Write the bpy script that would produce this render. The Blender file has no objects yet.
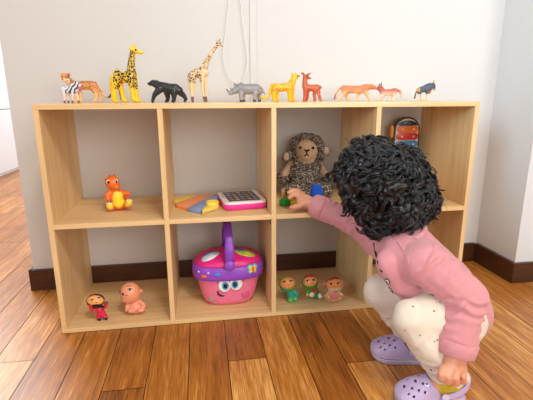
import bpy, bmesh, math, random
from mathutils.bvhtree import BVHTree
from mathutils import Vector, Matrix, Quaternion, noise
R = random.Random(7)
V = Vector
scene = bpy.context.scene
COL = scene.collection

# ------------------------------------------------------------------ camera model (also used to survey points of the place)
CAM = V((0.4204, -1.1725, 0.6705)); YAW, PITCH, ROLL, FPX = 0.1545, 0.2429, -0.0039, 420.09
FW = V((math.sin(YAW)*math.cos(PITCH), math.cos(YAW)*math.cos(PITCH), -math.sin(PITCH)))
_r = V((math.cos(YAW), -math.sin(YAW), 0)); _u = _r.cross(FW)
RT = _r*math.cos(ROLL)+_u*math.sin(ROLL); UP = -_r*math.sin(ROLL)+_u*math.cos(ROLL)
def on(u, v, ax, val):
    d = FW+RT*((u-266.5)/FPX)+UP*((200-v)/FPX)
    return CAM+d*((val-CAM[ax])/d[ax])
def mpp(P): return (P-CAM).dot(FW)/FPX          # metres per pixel there
cd = bpy.data.cameras.new('camera'); cam = bpy.data.objects.new('camera', cd); COL.objects.link(cam)
cd.sensor_width = 36; cd.lens = FPX*36/533; cd.clip_start = .01
M3 = Matrix((RT, UP, -FW)).transposed()
cam.matrix_world = Matrix.Translation(CAM) @ M3.to_4x4()
scene.camera = cam

# ------------------------------------------------------------------ sizes of the shelf
W, H, D, T, MZ = 1.25, .6523, .313, .0141, .3306
STEP = (W-T)/4
WALLY = .326

# ------------------------------------------------------------------ materials
def lin(c):
    o = []
    for x in c[:3]:
        x = x/255
        o.append(x/12.92 if x <= .04045 else ((x+.055)/1.055)**2.4)
    return (o[0], o[1], o[2], 1)
def newmat(name):
    m = bpy.data.materials.new(name); m.use_nodes = True
    nt = m.node_tree; b = nt.nodes['Principled BSDF']
    return m, nt, b
def N(nt, t, **kw):
    n = nt.nodes.new(t)
    for k, v in kw.items():
        if hasattr(n, k): setattr(n, k, v)
        else: n.inputs[k].default_value = v
    return n
_pl = {}
def plain(name, rgb, rough=.5, var=.06, scale=60, bump=0, coat=0, spec=.5, sheen=0, sss=0):
    if name in _pl: return _pl[name]
    m, nt, b = newmat(name)
    tc = N(nt, 'ShaderNodeTexCoord'); nz = N(nt, 'ShaderNodeTexNoise'); nz.inputs['Scale'].default_value = scale; nz.inputs['Detail'].default_value = 4
    nt.links.new(tc.outputs['Object'], nz.inputs['Vector'])
    rp = N(nt, 'ShaderNodeValToRGB'); c = lin(rgb)
    rp.color_ramp.elements[0].position = .3; rp.color_ramp.elements[1].position = .7
    rp.color_ramp.elements[0].color = tuple(x*(1-var) for x in c[:3])+(1,); rp.color_ramp.elements[1].color = tuple(min(1, x*(1+var)) for x in c[:3])+(1,)
    nt.links.new(nz.outputs['Fac'], rp.inputs['Fac']); nt.links.new(rp.outputs['Color'], b.inputs['Base Color'])
    b.inputs['Roughness'].default_value = rough; b.inputs['Coat Weight'].default_value = coat
    b.inputs['Specular IOR Level'].default_value = spec
    if sheen: b.inputs['Sheen Weight'].default_value = sheen
    if sss:
        b.inputs['Subsurface Weight'].default_value = sss; b.inputs['Subsurface Radius'].default_value = (.01, .004, .002); b.inputs['Subsurface Scale'].default_value = .5
    if bump:
        bp = N(nt, 'ShaderNodeBump'); bp.inputs['Strength'].default_value = bump; bp.inputs['Distance'].default_value = .002
        nt.links.new(nz.outputs['Fac'], bp.inputs['Height']); nt.links.new(bp.outputs['Normal'], b.inputs['Normal'])
    _pl[name] = m
    return m
def painted(name, rough=.4, coat=0, bump=0, scale=300, sss=0, spec=.5):
    """surface whose own colours are stored on the mesh"""
    if name in _pl: return _pl[name]
    m, nt, b = newmat(name)
    a = N(nt, 'ShaderNodeAttribute', attribute_name='Col'); nt.links.new(a.outputs['Color'], b.inputs['Base Color'])
    b.inputs['Roughness'].default_value = rough; b.inputs['Coat Weight'].default_value = coat; b.inputs['Specular IOR Level'].default_value = spec
    if sss:
        b.inputs['Subsurface Weight'].default_value = sss; b.inputs['Subsurface Radius'].default_value = (.01, .004, .002); b.inputs['Subsurface Scale'].default_value = .4
    if bump:
        tc = N(nt, 'ShaderNodeTexCoord'); nz = N(nt, 'ShaderNodeTexNoise'); nz.inputs['Scale'].default_value = scale
        nt.links.new(tc.outputs['Object'], nz.inputs['Vector'])
        bp = N(nt, 'ShaderNodeBump'); bp.inputs['Strength'].default_value = bump; bp.inputs['Distance'].default_value = .002
        nt.links.new(nz.outputs['Fac'], bp.inputs['Height']); nt.links.new(bp.outputs['Normal'], b.inputs['Normal'])
    _pl[name] = m
    return m
def math_n(nt, op, a, b=None):
    n = nt.nodes.new('ShaderNodeMath'); n.operation = op
    for i, x in enumerate((a, b)):
        if x is None: continue
        if isinstance(x, (int, float)): n.inputs[i].default_value = x
        else: nt.links.new(x, n.inputs[i])
    return n.outputs[0]
def wood(name, grain, strip, lo=(216, 178, 122), hi=(240, 208, 158), rough=.5):
    """pine board glued from strips; grain = axis the grain runs along, strip = axis across the strips"""
    m, nt, b = newmat(name)
    tc = N(nt, 'ShaderNodeTexCoord'); sp = N(nt, 'ShaderNodeSeparateXYZ'); nt.links.new(tc.outputs['Object'], sp.inputs[0])
    idx = math_n(nt, 'FLOOR', math_n(nt, 'DIVIDE', sp.outputs[strip], .047))
    wn = N(nt, 'ShaderNodeTexWhiteNoise', noise_dimensions='1D'); nt.links.new(idx, wn.inputs['W'])
    mp = N(nt, 'ShaderNodeMapping'); sc = [70, 70, 70]; sc[grain] = 3.2; mp.inputs['Scale'].default_value = sc
    nt.links.new(tc.outputs['Object'], mp.inputs['Vector'])
    off = N(nt, 'ShaderNodeVectorMath', operation='ADD'); cb = N(nt, 'ShaderNodeCombineXYZ')
    w10 = math_n(nt, 'MULTIPLY', wn.outputs['Value'], 37.)
    for i in range(3): nt.links.new(w10, cb.inputs[i])
    nt.links.new(mp.outputs[0], off.inputs[0]); nt.links.new(cb.outputs[0], off.inputs[1])
    nz = N(nt, 'ShaderNodeTexNoise'); nz.inputs['Scale'].default_value = 1; nz.inputs['Detail'].default_value = 5; nz.inputs['Distortion'].default_value = .6
    nt.links.new(off.outputs[0], nz.inputs['Vector'])
    f = math_n(nt, 'ADD', math_n(nt, 'MULTIPLY', nz.outputs['Fac'], .75), math_n(nt, 'MULTIPLY', wn.outputs['Value'], .28))
    rp = N(nt, 'ShaderNodeValToRGB'); e = rp.color_ramp.elements
    e[0].position = .25; e[0].color = lin(lo); e[1].position = .72; e[1].color = lin(hi)
    nt.links.new(f, rp.inputs['Fac']); nt.links.new(rp.outputs['Color'], b.inputs['Base Color'])
    b.inputs['Roughness'].default_value = rough; b.inputs['Specular IOR Level'].default_value = .35 if rough > .4 else .5
    bp = N(nt, 'ShaderNodeBump'); bp.inputs['Strength'].default_value = .08; bp.inputs['Distance'].default_value = .002
    nt.links.new(nz.outputs['Fac'], bp.inputs['Height']); nt.links.new(bp.outputs['Normal'], b.inputs['Normal'])
    return m
WOOD_V = wood('pine_upright', 2, 1); WOOD_H = wood('pine_level', 0, 1)
WALLM = plain('wall_paint', (211, 210, 209), .85, .012, 220, .12)
SKIRT = None
def dark_wood():
    m, nt, b = newmat('dark_skirting')
    tc = N(nt, 'ShaderNodeTexCoord'); mp = N(nt, 'ShaderNodeMapping'); mp.inputs['Scale'].default_value = (8, 8, 120)
    nt.links.new(tc.outputs['Object'], mp.inputs['Vector'])
    nz = N(nt, 'ShaderNodeTexNoise'); nz.inputs['Scale'].default_value = 1; nz.inputs['Detail'].default_value = 4; nt.links.new(mp.outputs[0], nz.inputs['Vector'])
    rp = N(nt, 'ShaderNodeValToRGB'); e = rp.color_ramp.elements; e[0].position = .3; e[1].position = .75
    e[0].color = lin((58, 32, 20)); e[1].color = lin((84, 48, 29)); nt.links.new(nz.outputs['Fac'], rp.inputs['Fac'])
    nt.links.new(rp.outputs['Color'], b.inputs['Base Color']); b.inputs['Roughness'].default_value = .35
    return m
SKIRT = dark_wood()
def floor_mat():
    m, nt, b = newmat('floor_planks')
    a = N(nt, 'ShaderNodeAttribute', attribute_name='Col'); sc = N(nt, 'ShaderNodeSeparateColor'); nt.links.new(a.outputs['Color'], sc.inputs[0])
    tone, seed, gap = sc.outputs[0], sc.outputs[1], sc.outputs[2]
    tc = N(nt, 'ShaderNodeTexCoord')
    def streak(sx, sy, det, dist):
        mp = N(nt, 'ShaderNodeMapping'); mp.inputs['Scale'].default_value = (sx, sy, 1); nt.links.new(tc.outputs['Object'], mp.inputs['Vector'])
        cb = N(nt, 'ShaderNodeCombineXYZ'); nt.links.new(math_n(nt, 'MULTIPLY', seed, 53.), cb.inputs[2])
        ad = N(nt, 'ShaderNodeVectorMath', operation='ADD'); nt.links.new(mp.outputs[0], ad.inputs[0]); nt.links.new(cb.outputs[0], ad.inputs[1])
        nz = N(nt, 'ShaderNodeTexNoise'); nz.inputs['Scale'].default_value = 1; nz.inputs['Detail'].default_value = det; nz.inputs['Distortion'].default_value = dist
        nt.links.new(ad.outputs[0], nz.inputs['Vector']); return nz.outputs['Fac']
    n1 = streak(70, 4.5, 5, .3); n2 = streak(420, 16, 2, .05); n3 = streak(12, 1.2, 3, .5)
    f = math_n(nt, 'ADD', math_n(nt, 'ADD', math_n(nt, 'MULTIPLY', n1, .42), math_n(nt, 'MULTIPLY', n2, .46)), math_n(nt, 'ADD', math_n(nt, 'MULTIPLY', n3, .16), math_n(nt, 'MULTIPLY', math_n(nt, 'SUBTRACT', tone, .5), .36)))
    f = math_n(nt, 'ADD', math_n(nt, 'MULTIPLY', math_n(nt, 'SUBTRACT', f, .52), .78), .54)
    rp = N(nt, 'ShaderNodeValToRGB'); e = rp.color_ramp.elements
    e[0].position = .34; e[0].color = lin((84, 44, 14)); e[1].position = .72; e[1].color = lin((226, 168, 94))
    x = rp.color_ramp.elements.new(.46); x.color = lin((142, 82, 30)); x = rp.color_ramp.elements.new(.58); x.color = lin((176, 108, 42))
    nt.links.new(f, rp.inputs['Fac'])
    mx = N(nt, 'ShaderNodeMix', data_type='RGBA'); nt.links.new(gap, mx.inputs[0]); nt.links.new(rp.outputs['Color'], mx.inputs[6]); mx.inputs[7].default_value = lin((38, 20, 10))
    nt.links.new(mx.outputs[2], b.inputs['Base Color'])
    b.inputs['Roughness'].default_value = .33; b.inputs['Specular IOR Level'].default_value = .5
    bp = N(nt, 'ShaderNodeBump'); bp.inputs['Strength'].default_value = .06; bp.inputs['Distance'].default_value = .002
    nt.links.new(n1, bp.inputs['Height']); nt.links.new(bp.outputs['Normal'], b.inputs['Normal'])
    return m

# ------------------------------------------------------------------ mesh helpers
def link(name, me, mat=None, parent=None, loc=None):
    o = bpy.data.objects.new(name, me); COL.objects.link(o)
    if mat is not None: me.materials.append(mat)
    if parent is not None: o.parent = parent
    if loc is not None: o.location = loc
    return o
def tag(o, label=None, cat=None, group=None, kind=None):
    for k, v in (('label', label), ('category', cat), ('group', group), ('kind', kind)):
        if v: o[k] = v
    return o
def empty(name, loc, label, cat, group=None):
    o = bpy.data.objects.new(name, None); COL.objects.link(o); o.location = loc; o.empty_display_size = .02
    return tag(o, label, cat, group)
def done(bm, name, mat, root=None, smooth=True, col=None, parent=None, sub=None):
    """world-space bmesh -> object; root gives the empty whose location is subtracted"""
    me = bpy.data.meshes.new(name); off = V(root.location) if root is not None else V((0, 0, 0))
    bmesh.ops.recalc_face_normals(bm, faces=bm.faces[:])
    if col:
        lay = bm.verts.layers.float_color.new('Col')
        for v in bm.verts:
            c = col(v.co, v.normal); v[lay] = (c[0], c[1], c[2], 1)
    for v in bm.verts: v.co -= off
    bm.to_mesh(me); bm.free()
    if smooth:
        for p in me.polygons: p.use_smooth = True
    par = parent if parent is not None else root
    return link(name, me, mat, par)
def autosmooth(o, deg=40):
    me = o.data; bm = bmesh.new(); bm.from_mesh(me)
    for e in bm.edges:
        if len(e.link_faces) == 2 and e.calc_face_angle(0) > math.radians(deg): e.smooth = False
    bm.to_mesh(me); bm.free(); return o
def box(bm, lo, hi, bev=0, seg=2, mtx=None):
    r = bmesh.ops.create_cube(bm, size=1); vs = r['verts']
    c = (V(lo)+V(hi))/2; s = V(hi)-V(lo)
    for v in vs: v.co = V((v.co.x*s.x, v.co.y*s.y, v.co.z*s.z))+c
    if bev:
        es = list({e for v in vs for e in v.link_edges})
        res = bmesh.ops.bevel(bm, geom=es, offset=bev, segments=seg, profile=.5, affect='EDGES')
        vs = list({v for f in res['faces'] for v in f.verts} | {v for v in vs if v.is_valid})
    if mtx is not None:
        for v in vs: v.co = mtx @ v.co
    return vs
def frame(d):
    d = d.normalized(); a = V((0, 0, 1)) if abs(d.z) < .9 else V((1, 0, 0))
    x = d.cross(a).normalized(); return x, d.cross(x).normalized(), d
def loft(bm, rings, closed=False, cap=True):
    vr = [[bm.verts.new(p) for p in ring] for ring in rings]
    n = len(vr[0]); m = len(vr)
    for i in range(m if closed else m-1):
        a, b = vr[i], vr[(i+1) % m]
        for j in range(n): bm.faces.new((a[j], a[(j+1) % n], b[(j+1) % n], b[j]))
    if cap and not closed:
        bm.faces.new(vr[0][::-1]); bm.faces.new(vr[-1])
    return vr
def tube(bm, pts, rad, n=8, closed=False, flat=1.0):
    pts = [V(p) for p in pts]; rings = []
    rs = rad if isinstance(rad, (list, tuple)) else [rad]*len(pts)
    px = None
    for i, p in enumerate(pts):
        if closed: d = pts[(i+1) % len(pts)]-pts[i-1]
        else: d = pts[min(i+1, len(pts)-1)]-pts[max(i-1, 0)]
        if px is None: x, y, _ = frame(d)
        else:
            d = d.normalized(); x = (px-d*px.dot(d)).normalized(); y = d.cross(x)
        px = x
        rings.append([p+(x*math.cos(2*math.pi*k/n)+y*math.sin(2*math.pi*k/n)*flat)*rs[i] for k in range(n)])
    return loft(bm, rings, closed)
def ell(bm, c, r, seg=20, rings=12, mtx=None):
    res = bmesh.ops.create_uvsphere(bm, u_segments=seg, v_segments=rings, radius=1)
    for v in res['verts']:
        p = V((v.co.x*r[0], v.co.y*r[1], v.co.z*r[2]))
        if mtx is not None: p = mtx @ p
        v.co = p+V(c)
    return res['verts']
def capsule(bm, p0, r0, p1, r1, n=14, h=5):
    p0, p1 = V(p0), V(p1); d = p1-p0
    if d.length < 1e-6: return ell(bm, p0, (r0,)*3)
    x, y, z = frame(d); rings = []
    for i in range(h):
        a = math.pi/2*(1-(i+.35)/h)
        rings.append((p0-z*r0*math.sin(a), r0*math.cos(a)))
    rings.append((p0, r0)); rings.append((p1, r1))
    for i in range(h):
        a = math.pi/2*((i+.65)/h)
        rings.append((p1+z*r1*math.sin(a), r1*math.cos(a)))
    loft(bm, [[c+(x*math.cos(2*math.pi*k/n)+y*math.sin(2*math.pi*k/n))*r for k in range(n)] for c, r in rings])
def chain(bm, pts):
    for a, b in zip(pts, pts[1:]): capsule(bm, a[0], a[1], b[0], b[1])
def prism(bm, pts, nrm, bev=0):
    """polygon pts (world) extruded along vector nrm"""
    a = [bm.verts.new(V(p)) for p in pts]; b = [bm.verts.new(V(p)+V(nrm)) for p in pts]; n = len(a)
    fs = [bm.faces.new(a[::-1]), bm.faces.new(b)]
    for i in range(n): fs.append(bm.faces.new((a[i], a[(i+1) % n], b[(i+1) % n], b[i])))
    if bev:
        es = list({e for v in a+b for e in v.link_edges})
        bmesh.ops.recalc_face_normals(bm, faces=fs)
        bmesh.ops.bevel(bm, geom=es, offset=bev, segments=2, profile=.5, affect='EDGES')
def disc(bm, c, nrm, r, th, n=24, ry=None, roll=0.):
    """short rounded cylinder standing on c, facing nrm"""
    c = V(c); x, y, z = frame(V(nrm)); ry = ry or r
    if roll: x, y = x*math.cos(roll)+y*math.sin(roll), -x*math.sin(roll)+y*math.cos(roll)
    ring = lambda k, h: [c+z*h+(x*math.cos(2*math.pi*i/n)*r+y*math.sin(2*math.pi*i/n)*ry)*k for i in range(n)]
    loft(bm, [ring(1, -th*.3), ring(1, th*.7), ring(.92, th)])
def remesh(bm, voxel, smooth=3):
    """weld overlapping closed shapes into one continuous skin"""
    me = bpy.data.meshes.new('t'); bmesh.ops.recalc_face_normals(bm, faces=bm.faces[:]); bm.to_mesh(me); bm.free()
    o = bpy.data.objects.new('t', me); COL.objects.link(o)
    md = o.modifiers.new('r', 'REMESH'); md.mode = 'VOXEL'; md.voxel_size = voxel
    dg = bpy.context.evaluated_depsgraph_get(); dg.update()
    m2 = bpy.data.meshes.new_from_object(o.evaluated_get(dg))
    out = bmesh.new(); out.from_mesh(m2)
    bpy.data.objects.remove(o); bpy.data.meshes.remove(me); bpy.data.meshes.remove(m2)
    for _ in range(smooth): bmesh.ops.smooth_vert(out, verts=out.verts[:], factor=.5, use_axis_x=True, use_axis_y=True, use_axis_z=True)
    out.normal_update()
    return out
def mixc(a, b, t):
    t = max(0, min(1, t)); return tuple(a[i]*(1-t)+b[i]*t for i in range(3))

# ------------------------------------------------------------------ setting
def struct(name, bm, mat, label, cat, smooth=False, col=None):
    o = done(bm, name, mat, None, smooth, col); return tag(o, label, cat, None, 'structure')
def build_floor():
    bm = bmesh.new(); lay = bm.verts.layers.float_color.new('Col')
    def quad(x0, x1, y0, y1, z, c):
        vs = [bm.verts.new(p) for p in ((x0, y0, z), (x1, y0, z), (x1, y1, z), (x0, y1, z))]
        for v in vs: v[lay] = c
        bm.faces.new(vs)
    known = {-2: -.12, 1: -.277, 4: -.207, 7: -.264, 0: .45, 2: -.95, 3: .38, 5: -.75, 6: .5, -1: .62, 8: -.62, 9: .12}
    tones = {-2: .75, 0: .55, 1: .45, 2: .62, 3: .42, 4: .62, 5: .5, 6: .42, 7: .55}
    g = .0010; rr = random.Random(3)
    for i in range(-16, 20):
        x0 = .066+i*.1005; j = known.get(i, rr.uniform(-.9, .9)); L = 1.22
        y = j-L*3
        while y < 4.6:
            y1 = y+L; a, b = max(y, -2.2), min(y1, 4.6)
            if b > a+.01:
                t = tones.get(i, .5 if i < 8 else .7)+rr.uniform(-.16, .16)  # planks at the right lightened: floor sheen put into their tone
                if i == 1 and abs(y1-j) < .01: t = .12
                if i == 4: t = .3 if abs(y-j) < .01 else .82
                if i == 7: t = .35 if abs(y-j) < .01 else .85
                quad(x0+g, x0+.1005-g, a+g, b-g, 0, (t, rr.random(), 0, 1))
            y = y1
    quad(-1.6, 2.1, -2.2, 4.6, -.0025, (0, 0, 1, 1))
    me = bpy.data.meshes.new('floor'); bm.to_mesh(me); bm.free()
    o = link('floor', me, floor_mat()); tag(o, 'warm brown strand-woven bamboo plank floor', 'floor', None, 'structure')
build_floor()
b = bmesh.new(); box(b, (-.183, WALLY, -.002), (2.1, WALLY+.12, 1.9)); struct('wall_back', b, WALLM, 'white painted wall behind the wooden shelf', 'wall')
PX, PY = 1.536, .104
b = bmesh.new(); box(b, (PX, PY, -.002), (2.1, WALLY+.01, 1.9)); struct('wall_right', b, WALLM, 'white painted pier projecting right of the shelf', 'wall')
SH, ST = .0775, .0135
b = bmesh.new(); box(b, (-.183-ST, WALLY-ST, 0), (PX-ST+.0005, WALLY+.0005, SH), .0012, 1); box(b, (-.183-ST, WALLY-ST+.0005, 0), (-.1825, WALLY+.12+ST, SH), .0012, 1)
struct('baseboard_back', b, SKIRT, 'dark brown wooden skirting along the wall behind the shelf', 'baseboard')
b = bmesh.new(); box(b, (PX-ST, PY, 0), (PX+.0005, WALLY-ST, SH), .0003, 1); box(b, (PX-ST, PY-ST, 0), (2.1, PY+.0005, SH), .0012, 1)
struct('baseboard_right', b, SKIRT, 'dark brown wooden skirting around the white pier at right', 'baseboard')
# far left: white door and the wall it sits in
WHITE = plain('white_lacquer', (240, 242, 245), .4, .01, 40)
b = bmesh.new(); box(b, (-1.42, -2.2, -.002), (-1.335, 4.6, 1.9)); struct('wall_left', b, WALLM, 'white wall far at the left behind the white door', 'wall')
b = bmesh.new(); box(b, (-1.42, 4.5, -.002), (2.1, 4.6, 1.9)); struct('wall_far', b, WALLM, 'white wall at the far end of the next room', 'wall')
dr = bmesh.new(); box(dr, (-1.335, 1.9, .02), (-1.30, 4.3, .56), .004); box(dr, (-1.335, 1.9, .566), (-1.30, 4.3, 1.85), .004)
box(dr, (-1.335, 1.9, .001), (-1.312, 4.3, .021))
struct('door_1', dr, WHITE, 'white panelled door at the far left with a horizontal seam', 'door')
# narrow painted cable duct on the wall above the shelf
p0 = on(249.5, 0, 1, WALLY); p1 = on(251.5, 90, 1, WALLY)
b = bmesh.new(); box(b, (.598, WALLY-.005, .1), (.622, WALLY+.001, 1.85), .0015, 1)
struct('trim_1', b, WALLM, 'narrow flat white cable duct running up the wall', 'trim')

# ------------------------------------------------------------------ shelf
SX = empty('bookshelf', (W/2, D/2, 0), 'low pine cubby bookshelf with two rows of four open cells', 'shelf')
def board(name, lo, hi, mat):
    b = bmesh.new(); box(b, lo, hi, .0009, 2); return done(b, name, mat, SX, False)
board('top_panel', (0, 0, H-T), (W, D, H), wood('pine_varnished', 0, 1, rough=.22))
board('base_panel', (0, 0, .0012), (W, D, T), WOOD_H)
board('side_panel', (0, .0004, T), (T, D, H-T), WOOD_V)
board('side_panel', (W-T, .0004, T), (W, D, H-T), WOOD_V)
for i in (1, 2, 3):
    board('divider_panel', (i*STEP, .0004, T), (i*STEP+T, D, H-T), WOOD_V)
for i in range(4):
    board('shelf_board', (i*STEP+T, .0006, MZ-T), ((i+1)*STEP, D, MZ), WOOD_H)
b = bmesh.new(); DK = plain('dark_metal', (70, 66, 64), .4)
box(b, (2*STEP-.004, .004, MZ-T-.016), (2*STEP+.0005, .012, MZ-T), .0008); done(b, 'bracket', DK, SX)
b = bmesh.new(); FELT = plain('dark_felt', (45, 38, 34), .9); 
box(b, (.004, .002, 0), (W-.004, D-.004, .0014)); done(b, 'felt_pad', FELT, SX, False)

# ------------------------------------------------------------------ profile-surveyed toys
class Fig:
    """toy surveyed in a side view: (x, y) in an enlarged view of the photo, d = towards the viewer, on the plane Y"""
    def __init__(s, name, label, cat, x0, y0, k, Y, xc, ground, z, group=None, yaw=0, lean=False):
        lean = lean or Y is None
        if Y is None: Y = on(x0+xc/k, y0+ground/k, 2, z).y
        s.x0, s.y0, s.k, s.Y, s.z = x0, y0, k, Y, z
        s.g = on(x0+xc/k, y0+ground/k, 1, Y); s.sc = mpp(s.g)/k
        s.xc, s.gr = xc, ground
        s.base = V((s.g.x, Y, z)); s.yaw = yaw
        s.vd = (CAM-s.base).normalized() if lean else V((0, -1, 0))
        s.root = empty(name, s.base, label, cat, group)
    def p(s, x, y, d=0):
        return s.base+V(((x-s.xc)*s.sc, 0, (s.gr-y)*s.sc))+s.vd*(d*s.sc)
    def inv(s, co):
        q = (co-s.base)/s.sc; d = q.y/s.vd.y; return (q.x-d*s.vd.x+s.xc, s.gr-(q.z-d*s.vd.z), d)
    def chains(s, bm, *cs):
        for c in cs: chain(bm, [(s.p(q[0], q[1], q[3] if len(q) > 3 else 0), q[2]*s.sc) for q in c])
    def ell(s, bm, c, r, **kw): ell(bm, s.p(*c), (r[0]*s.sc, r[2]*s.sc, r[1]*s.sc), **kw)
    def settle(s, bm):
        zm = min(v.co.z for v in bm.verts); dz = s.z-zm
        for v in bm.verts: v.co.z += dz
        s.base = s.base+V((0, 0, dz)); return bm
    def skin(s, name, bm, mat, col, voxel=.0014, smooth=2, settle=True):
        bm = remesh(bm, voxel, smooth)
        if settle: s.settle(bm)
        f = lambda co, n: col(*s.inv(co), n)
        o = done(bm, name, mat, s.root, True, f); s.body = o
        return o
    def depth(s, x, y):
        b = bmesh.new(); b.from_mesh(s.body.data); b.transform(Matrix.Translation(s.root.location)); tr = BVHTree.FromBMesh(b); b.free()
        h = tr.ray_cast(s.p(x, y, 400), -s.vd)
        return 400-h[3]/s.sc if h[0] is not None else s.inv(tr.find_nearest(s.p(x, y, 20))[0])[2]
    def bits(s, name, mat, items, parent=None):
        b = bmesh.new()
        for it in items:
            if it[0] == 'e': s.ell(b, it[1], it[2], seg=14, rings=8)
            else: s.chains(b, it[1])
        return done(b, name, mat, s.root, True)
PLASTIC = painted('toy_plastic', .38, .15); MATTE = painted('toy_matte', .55)
BLACK = plain('black_gloss', (16, 16, 18), .25); WHITEP = plain('white_plastic', (240, 238, 232), .35)
C = lambda *a: lin(a)[:3]
def vor(x, y, d, s):
    ds, _ = noise.voronoi(V((x*s, y*s, d*s))); return ds[1]-ds[0], ds[0]
def nz(x, y, d, s): return noise.noise(V((x*s, y*s, d*s)))
TOPY = .15
# cheetah
f = Fig('cheetah_figurine', 'orange spotted cheetah figurine with curled tail at the left end of the shelf top', 'toy animal', 58, 68, 9.518, .19, 250, 330, H, 'animal figurines on the shelf top')
b = bmesh.new(); f.ell(b, (106, 92, 0), (40, 34, 34))
f.chains(b, [(70, 72, 12, -22), (68, 66, 10, -24)], [(145, 76, 12, 20), (147, 68, 10, 22)], [(98, 112, 24, 18), (94, 122, 17, 26)], [(120, 120, 32), (160, 160, 38), (210, 172, 42), (270, 170, 42), (335, 172, 44)],
    [(345, 185, 40, 18), (372, 240, 24, 22), (368, 282, 14, 22), (350, 314, 13, 22), (335, 318, 12, 22)], [(350, 185, 38, -18), (395, 240, 22, -20), (402, 285, 14, -20), (395, 316, 13, -20), (382, 320, 12, -20)],
    [(190, 190, 32, 18), (186, 260, 17, 20), (182, 315, 13, 20), (170, 319, 12, 20)], [(200, 190, 32, -18), (215, 260, 17, -20), (218, 315, 13, -20), (206, 319, 12, -20)],
    [(365, 150, 16), (405, 215, 10), (430, 255, 9), (460, 280, 9), (488, 278, 9), (497, 256, 9)])
def cc(x, y, d, n):
    c = mixc(C(226, 150, 84), C(240, 196, 140), (y-190)/60)
    if y < 150 and x > 120: c = mixc(c, C(150, 84, 50), .5)
    if x < 150 and y > 112: c = C(240, 205, 160)
    if vor(x, y, d, .075)[1] < .36 and y < 250 and x > 125: c = C(110, 60, 35)
    if x > 470: c = C(120, 70, 40)
    return c
f.skin('body', b, MATTE, cc); f.bits('eyes', BLACK, [('e', (88, 92, 31), (5, 6, 4)), ('e', (118, 94, 33), (5, 6, 4)), ('e', (93, 116, 42), (7, 5, 4))])
# zebra foal
f = Fig('zebra_figurine', 'small white and grey striped zebra figurine standing in front of the cheetah', 'toy animal', 58, 68, 9.518, .11, 140, 330, H, 'animal figurines on the shelf top')
b = bmesh.new(); f.chains(b, [(82, 208, 32), (130, 210, 38), (170, 200, 36)], [(165, 195, 34), (195, 165, 26), (212, 160, 22)], [(212, 165, 22), (218, 195, 17), (216, 212, 13)], [(185, 150, 8, 10), (178, 136, 6, 12)], [(200, 148, 8, -10), (196, 134, 6, -12)],
    [(78, 225, 20, 14), (74, 280, 11, 15), (72, 322, 10, 15)], [(85, 225, 20, -14), (100, 280, 10, -15), (98, 322, 10, -15)], [(155, 225, 20, 14), (146, 280, 10, 15), (142, 322, 10, 15)], [(170, 225, 20, -14), (188, 280, 11, -15), (192, 322, 10, -15)], [(62, 195, 7), (54, 250, 6)], [(150, 165, 12), (185, 142, 9), (205, 140, 8)])
def cc(x, y, d, n):
    c = mixc(C(214, 218, 228), C(236, 210, 200), (y-215)/50)
    if math.sin(x*.17+y*.10+nz(x, y, d, .03)*2.5) > .25 and y < 240 and x > 90: c = C(66, 66, 74)
    if x > 205 and y > 178: c = C(190, 110, 110)
    if y > 305: c = C(120, 90, 84)
    return c
f.skin('body', b, MATTE, cc, .0012); f.bits('eyes', BLACK, [('e', (212, 172, 20), (4, 4, 3))])
# yellow giraffe
f = Fig('giraffe_figurine', 'chunky bright yellow plastic giraffe with black patches, facing right', 'toy animal', 104, 42, 6.25, .15, 130, 375, H, 'animal figurines on the shelf top')
b = bmesh.new(); f.chains(b, [(95, 225, 32), (140, 226, 37), (185, 215, 33)], [(182, 212, 31), (186, 150, 22), (196, 95, 18), (204, 72, 18)], [(205, 66, 20), (232, 75, 14), (258, 82, 9)], [(203, 55, 8, 8), (202, 38, 7, 9)], [(215, 52, 7, -8), (214, 36, 6, -9)], [(194, 62, 8, 14), (184, 56, 6, 18)],
    [(90, 235, 27, 16), (76, 300, 19, 18), (70, 358, 17, 18), (80, 366, 14, 18)], [(100, 240, 25, -16), (112, 300, 17, -18), (118, 358, 16, -18), (132, 366, 14, -18)], [(178, 235, 24, 16), (184, 300, 17, 18), (188, 358, 17, 18), (206, 366, 14, 18)], [(190, 235, 23, -16), (198, 300, 16, -18), (202, 358, 16, -18), (216, 366, 13, -18)],
    [(68, 215, 9), (56, 250, 8), (54, 300, 9)], [(88, 190, 8), (97, 183, 8), (108, 190, 8)])
def cc(x, y, d, n):
    a, r = vor(x, y, d, .055)
    body = (y > 178 and y < 300 and 78 < x < 218 and not (y > 262 and 120 < x < 165) and y < 225+abs(x-140)*1.2+20) or (70 < y <= 178 and x < 214)
    if y > 300: return C(30, 28, 26) if (d < -5 and 95 < x < 112 and y < 360) else C(246, 200, 18)
    return C(32, 30, 30) if body and a > .11 and x < 216 else C(246, 200, 18)
f.skin('body', b, PLASTIC, cc, .0016); f.bits('eyes', BLACK, [('e', (222, 66, 17), (6, 6, 4))])
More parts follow.
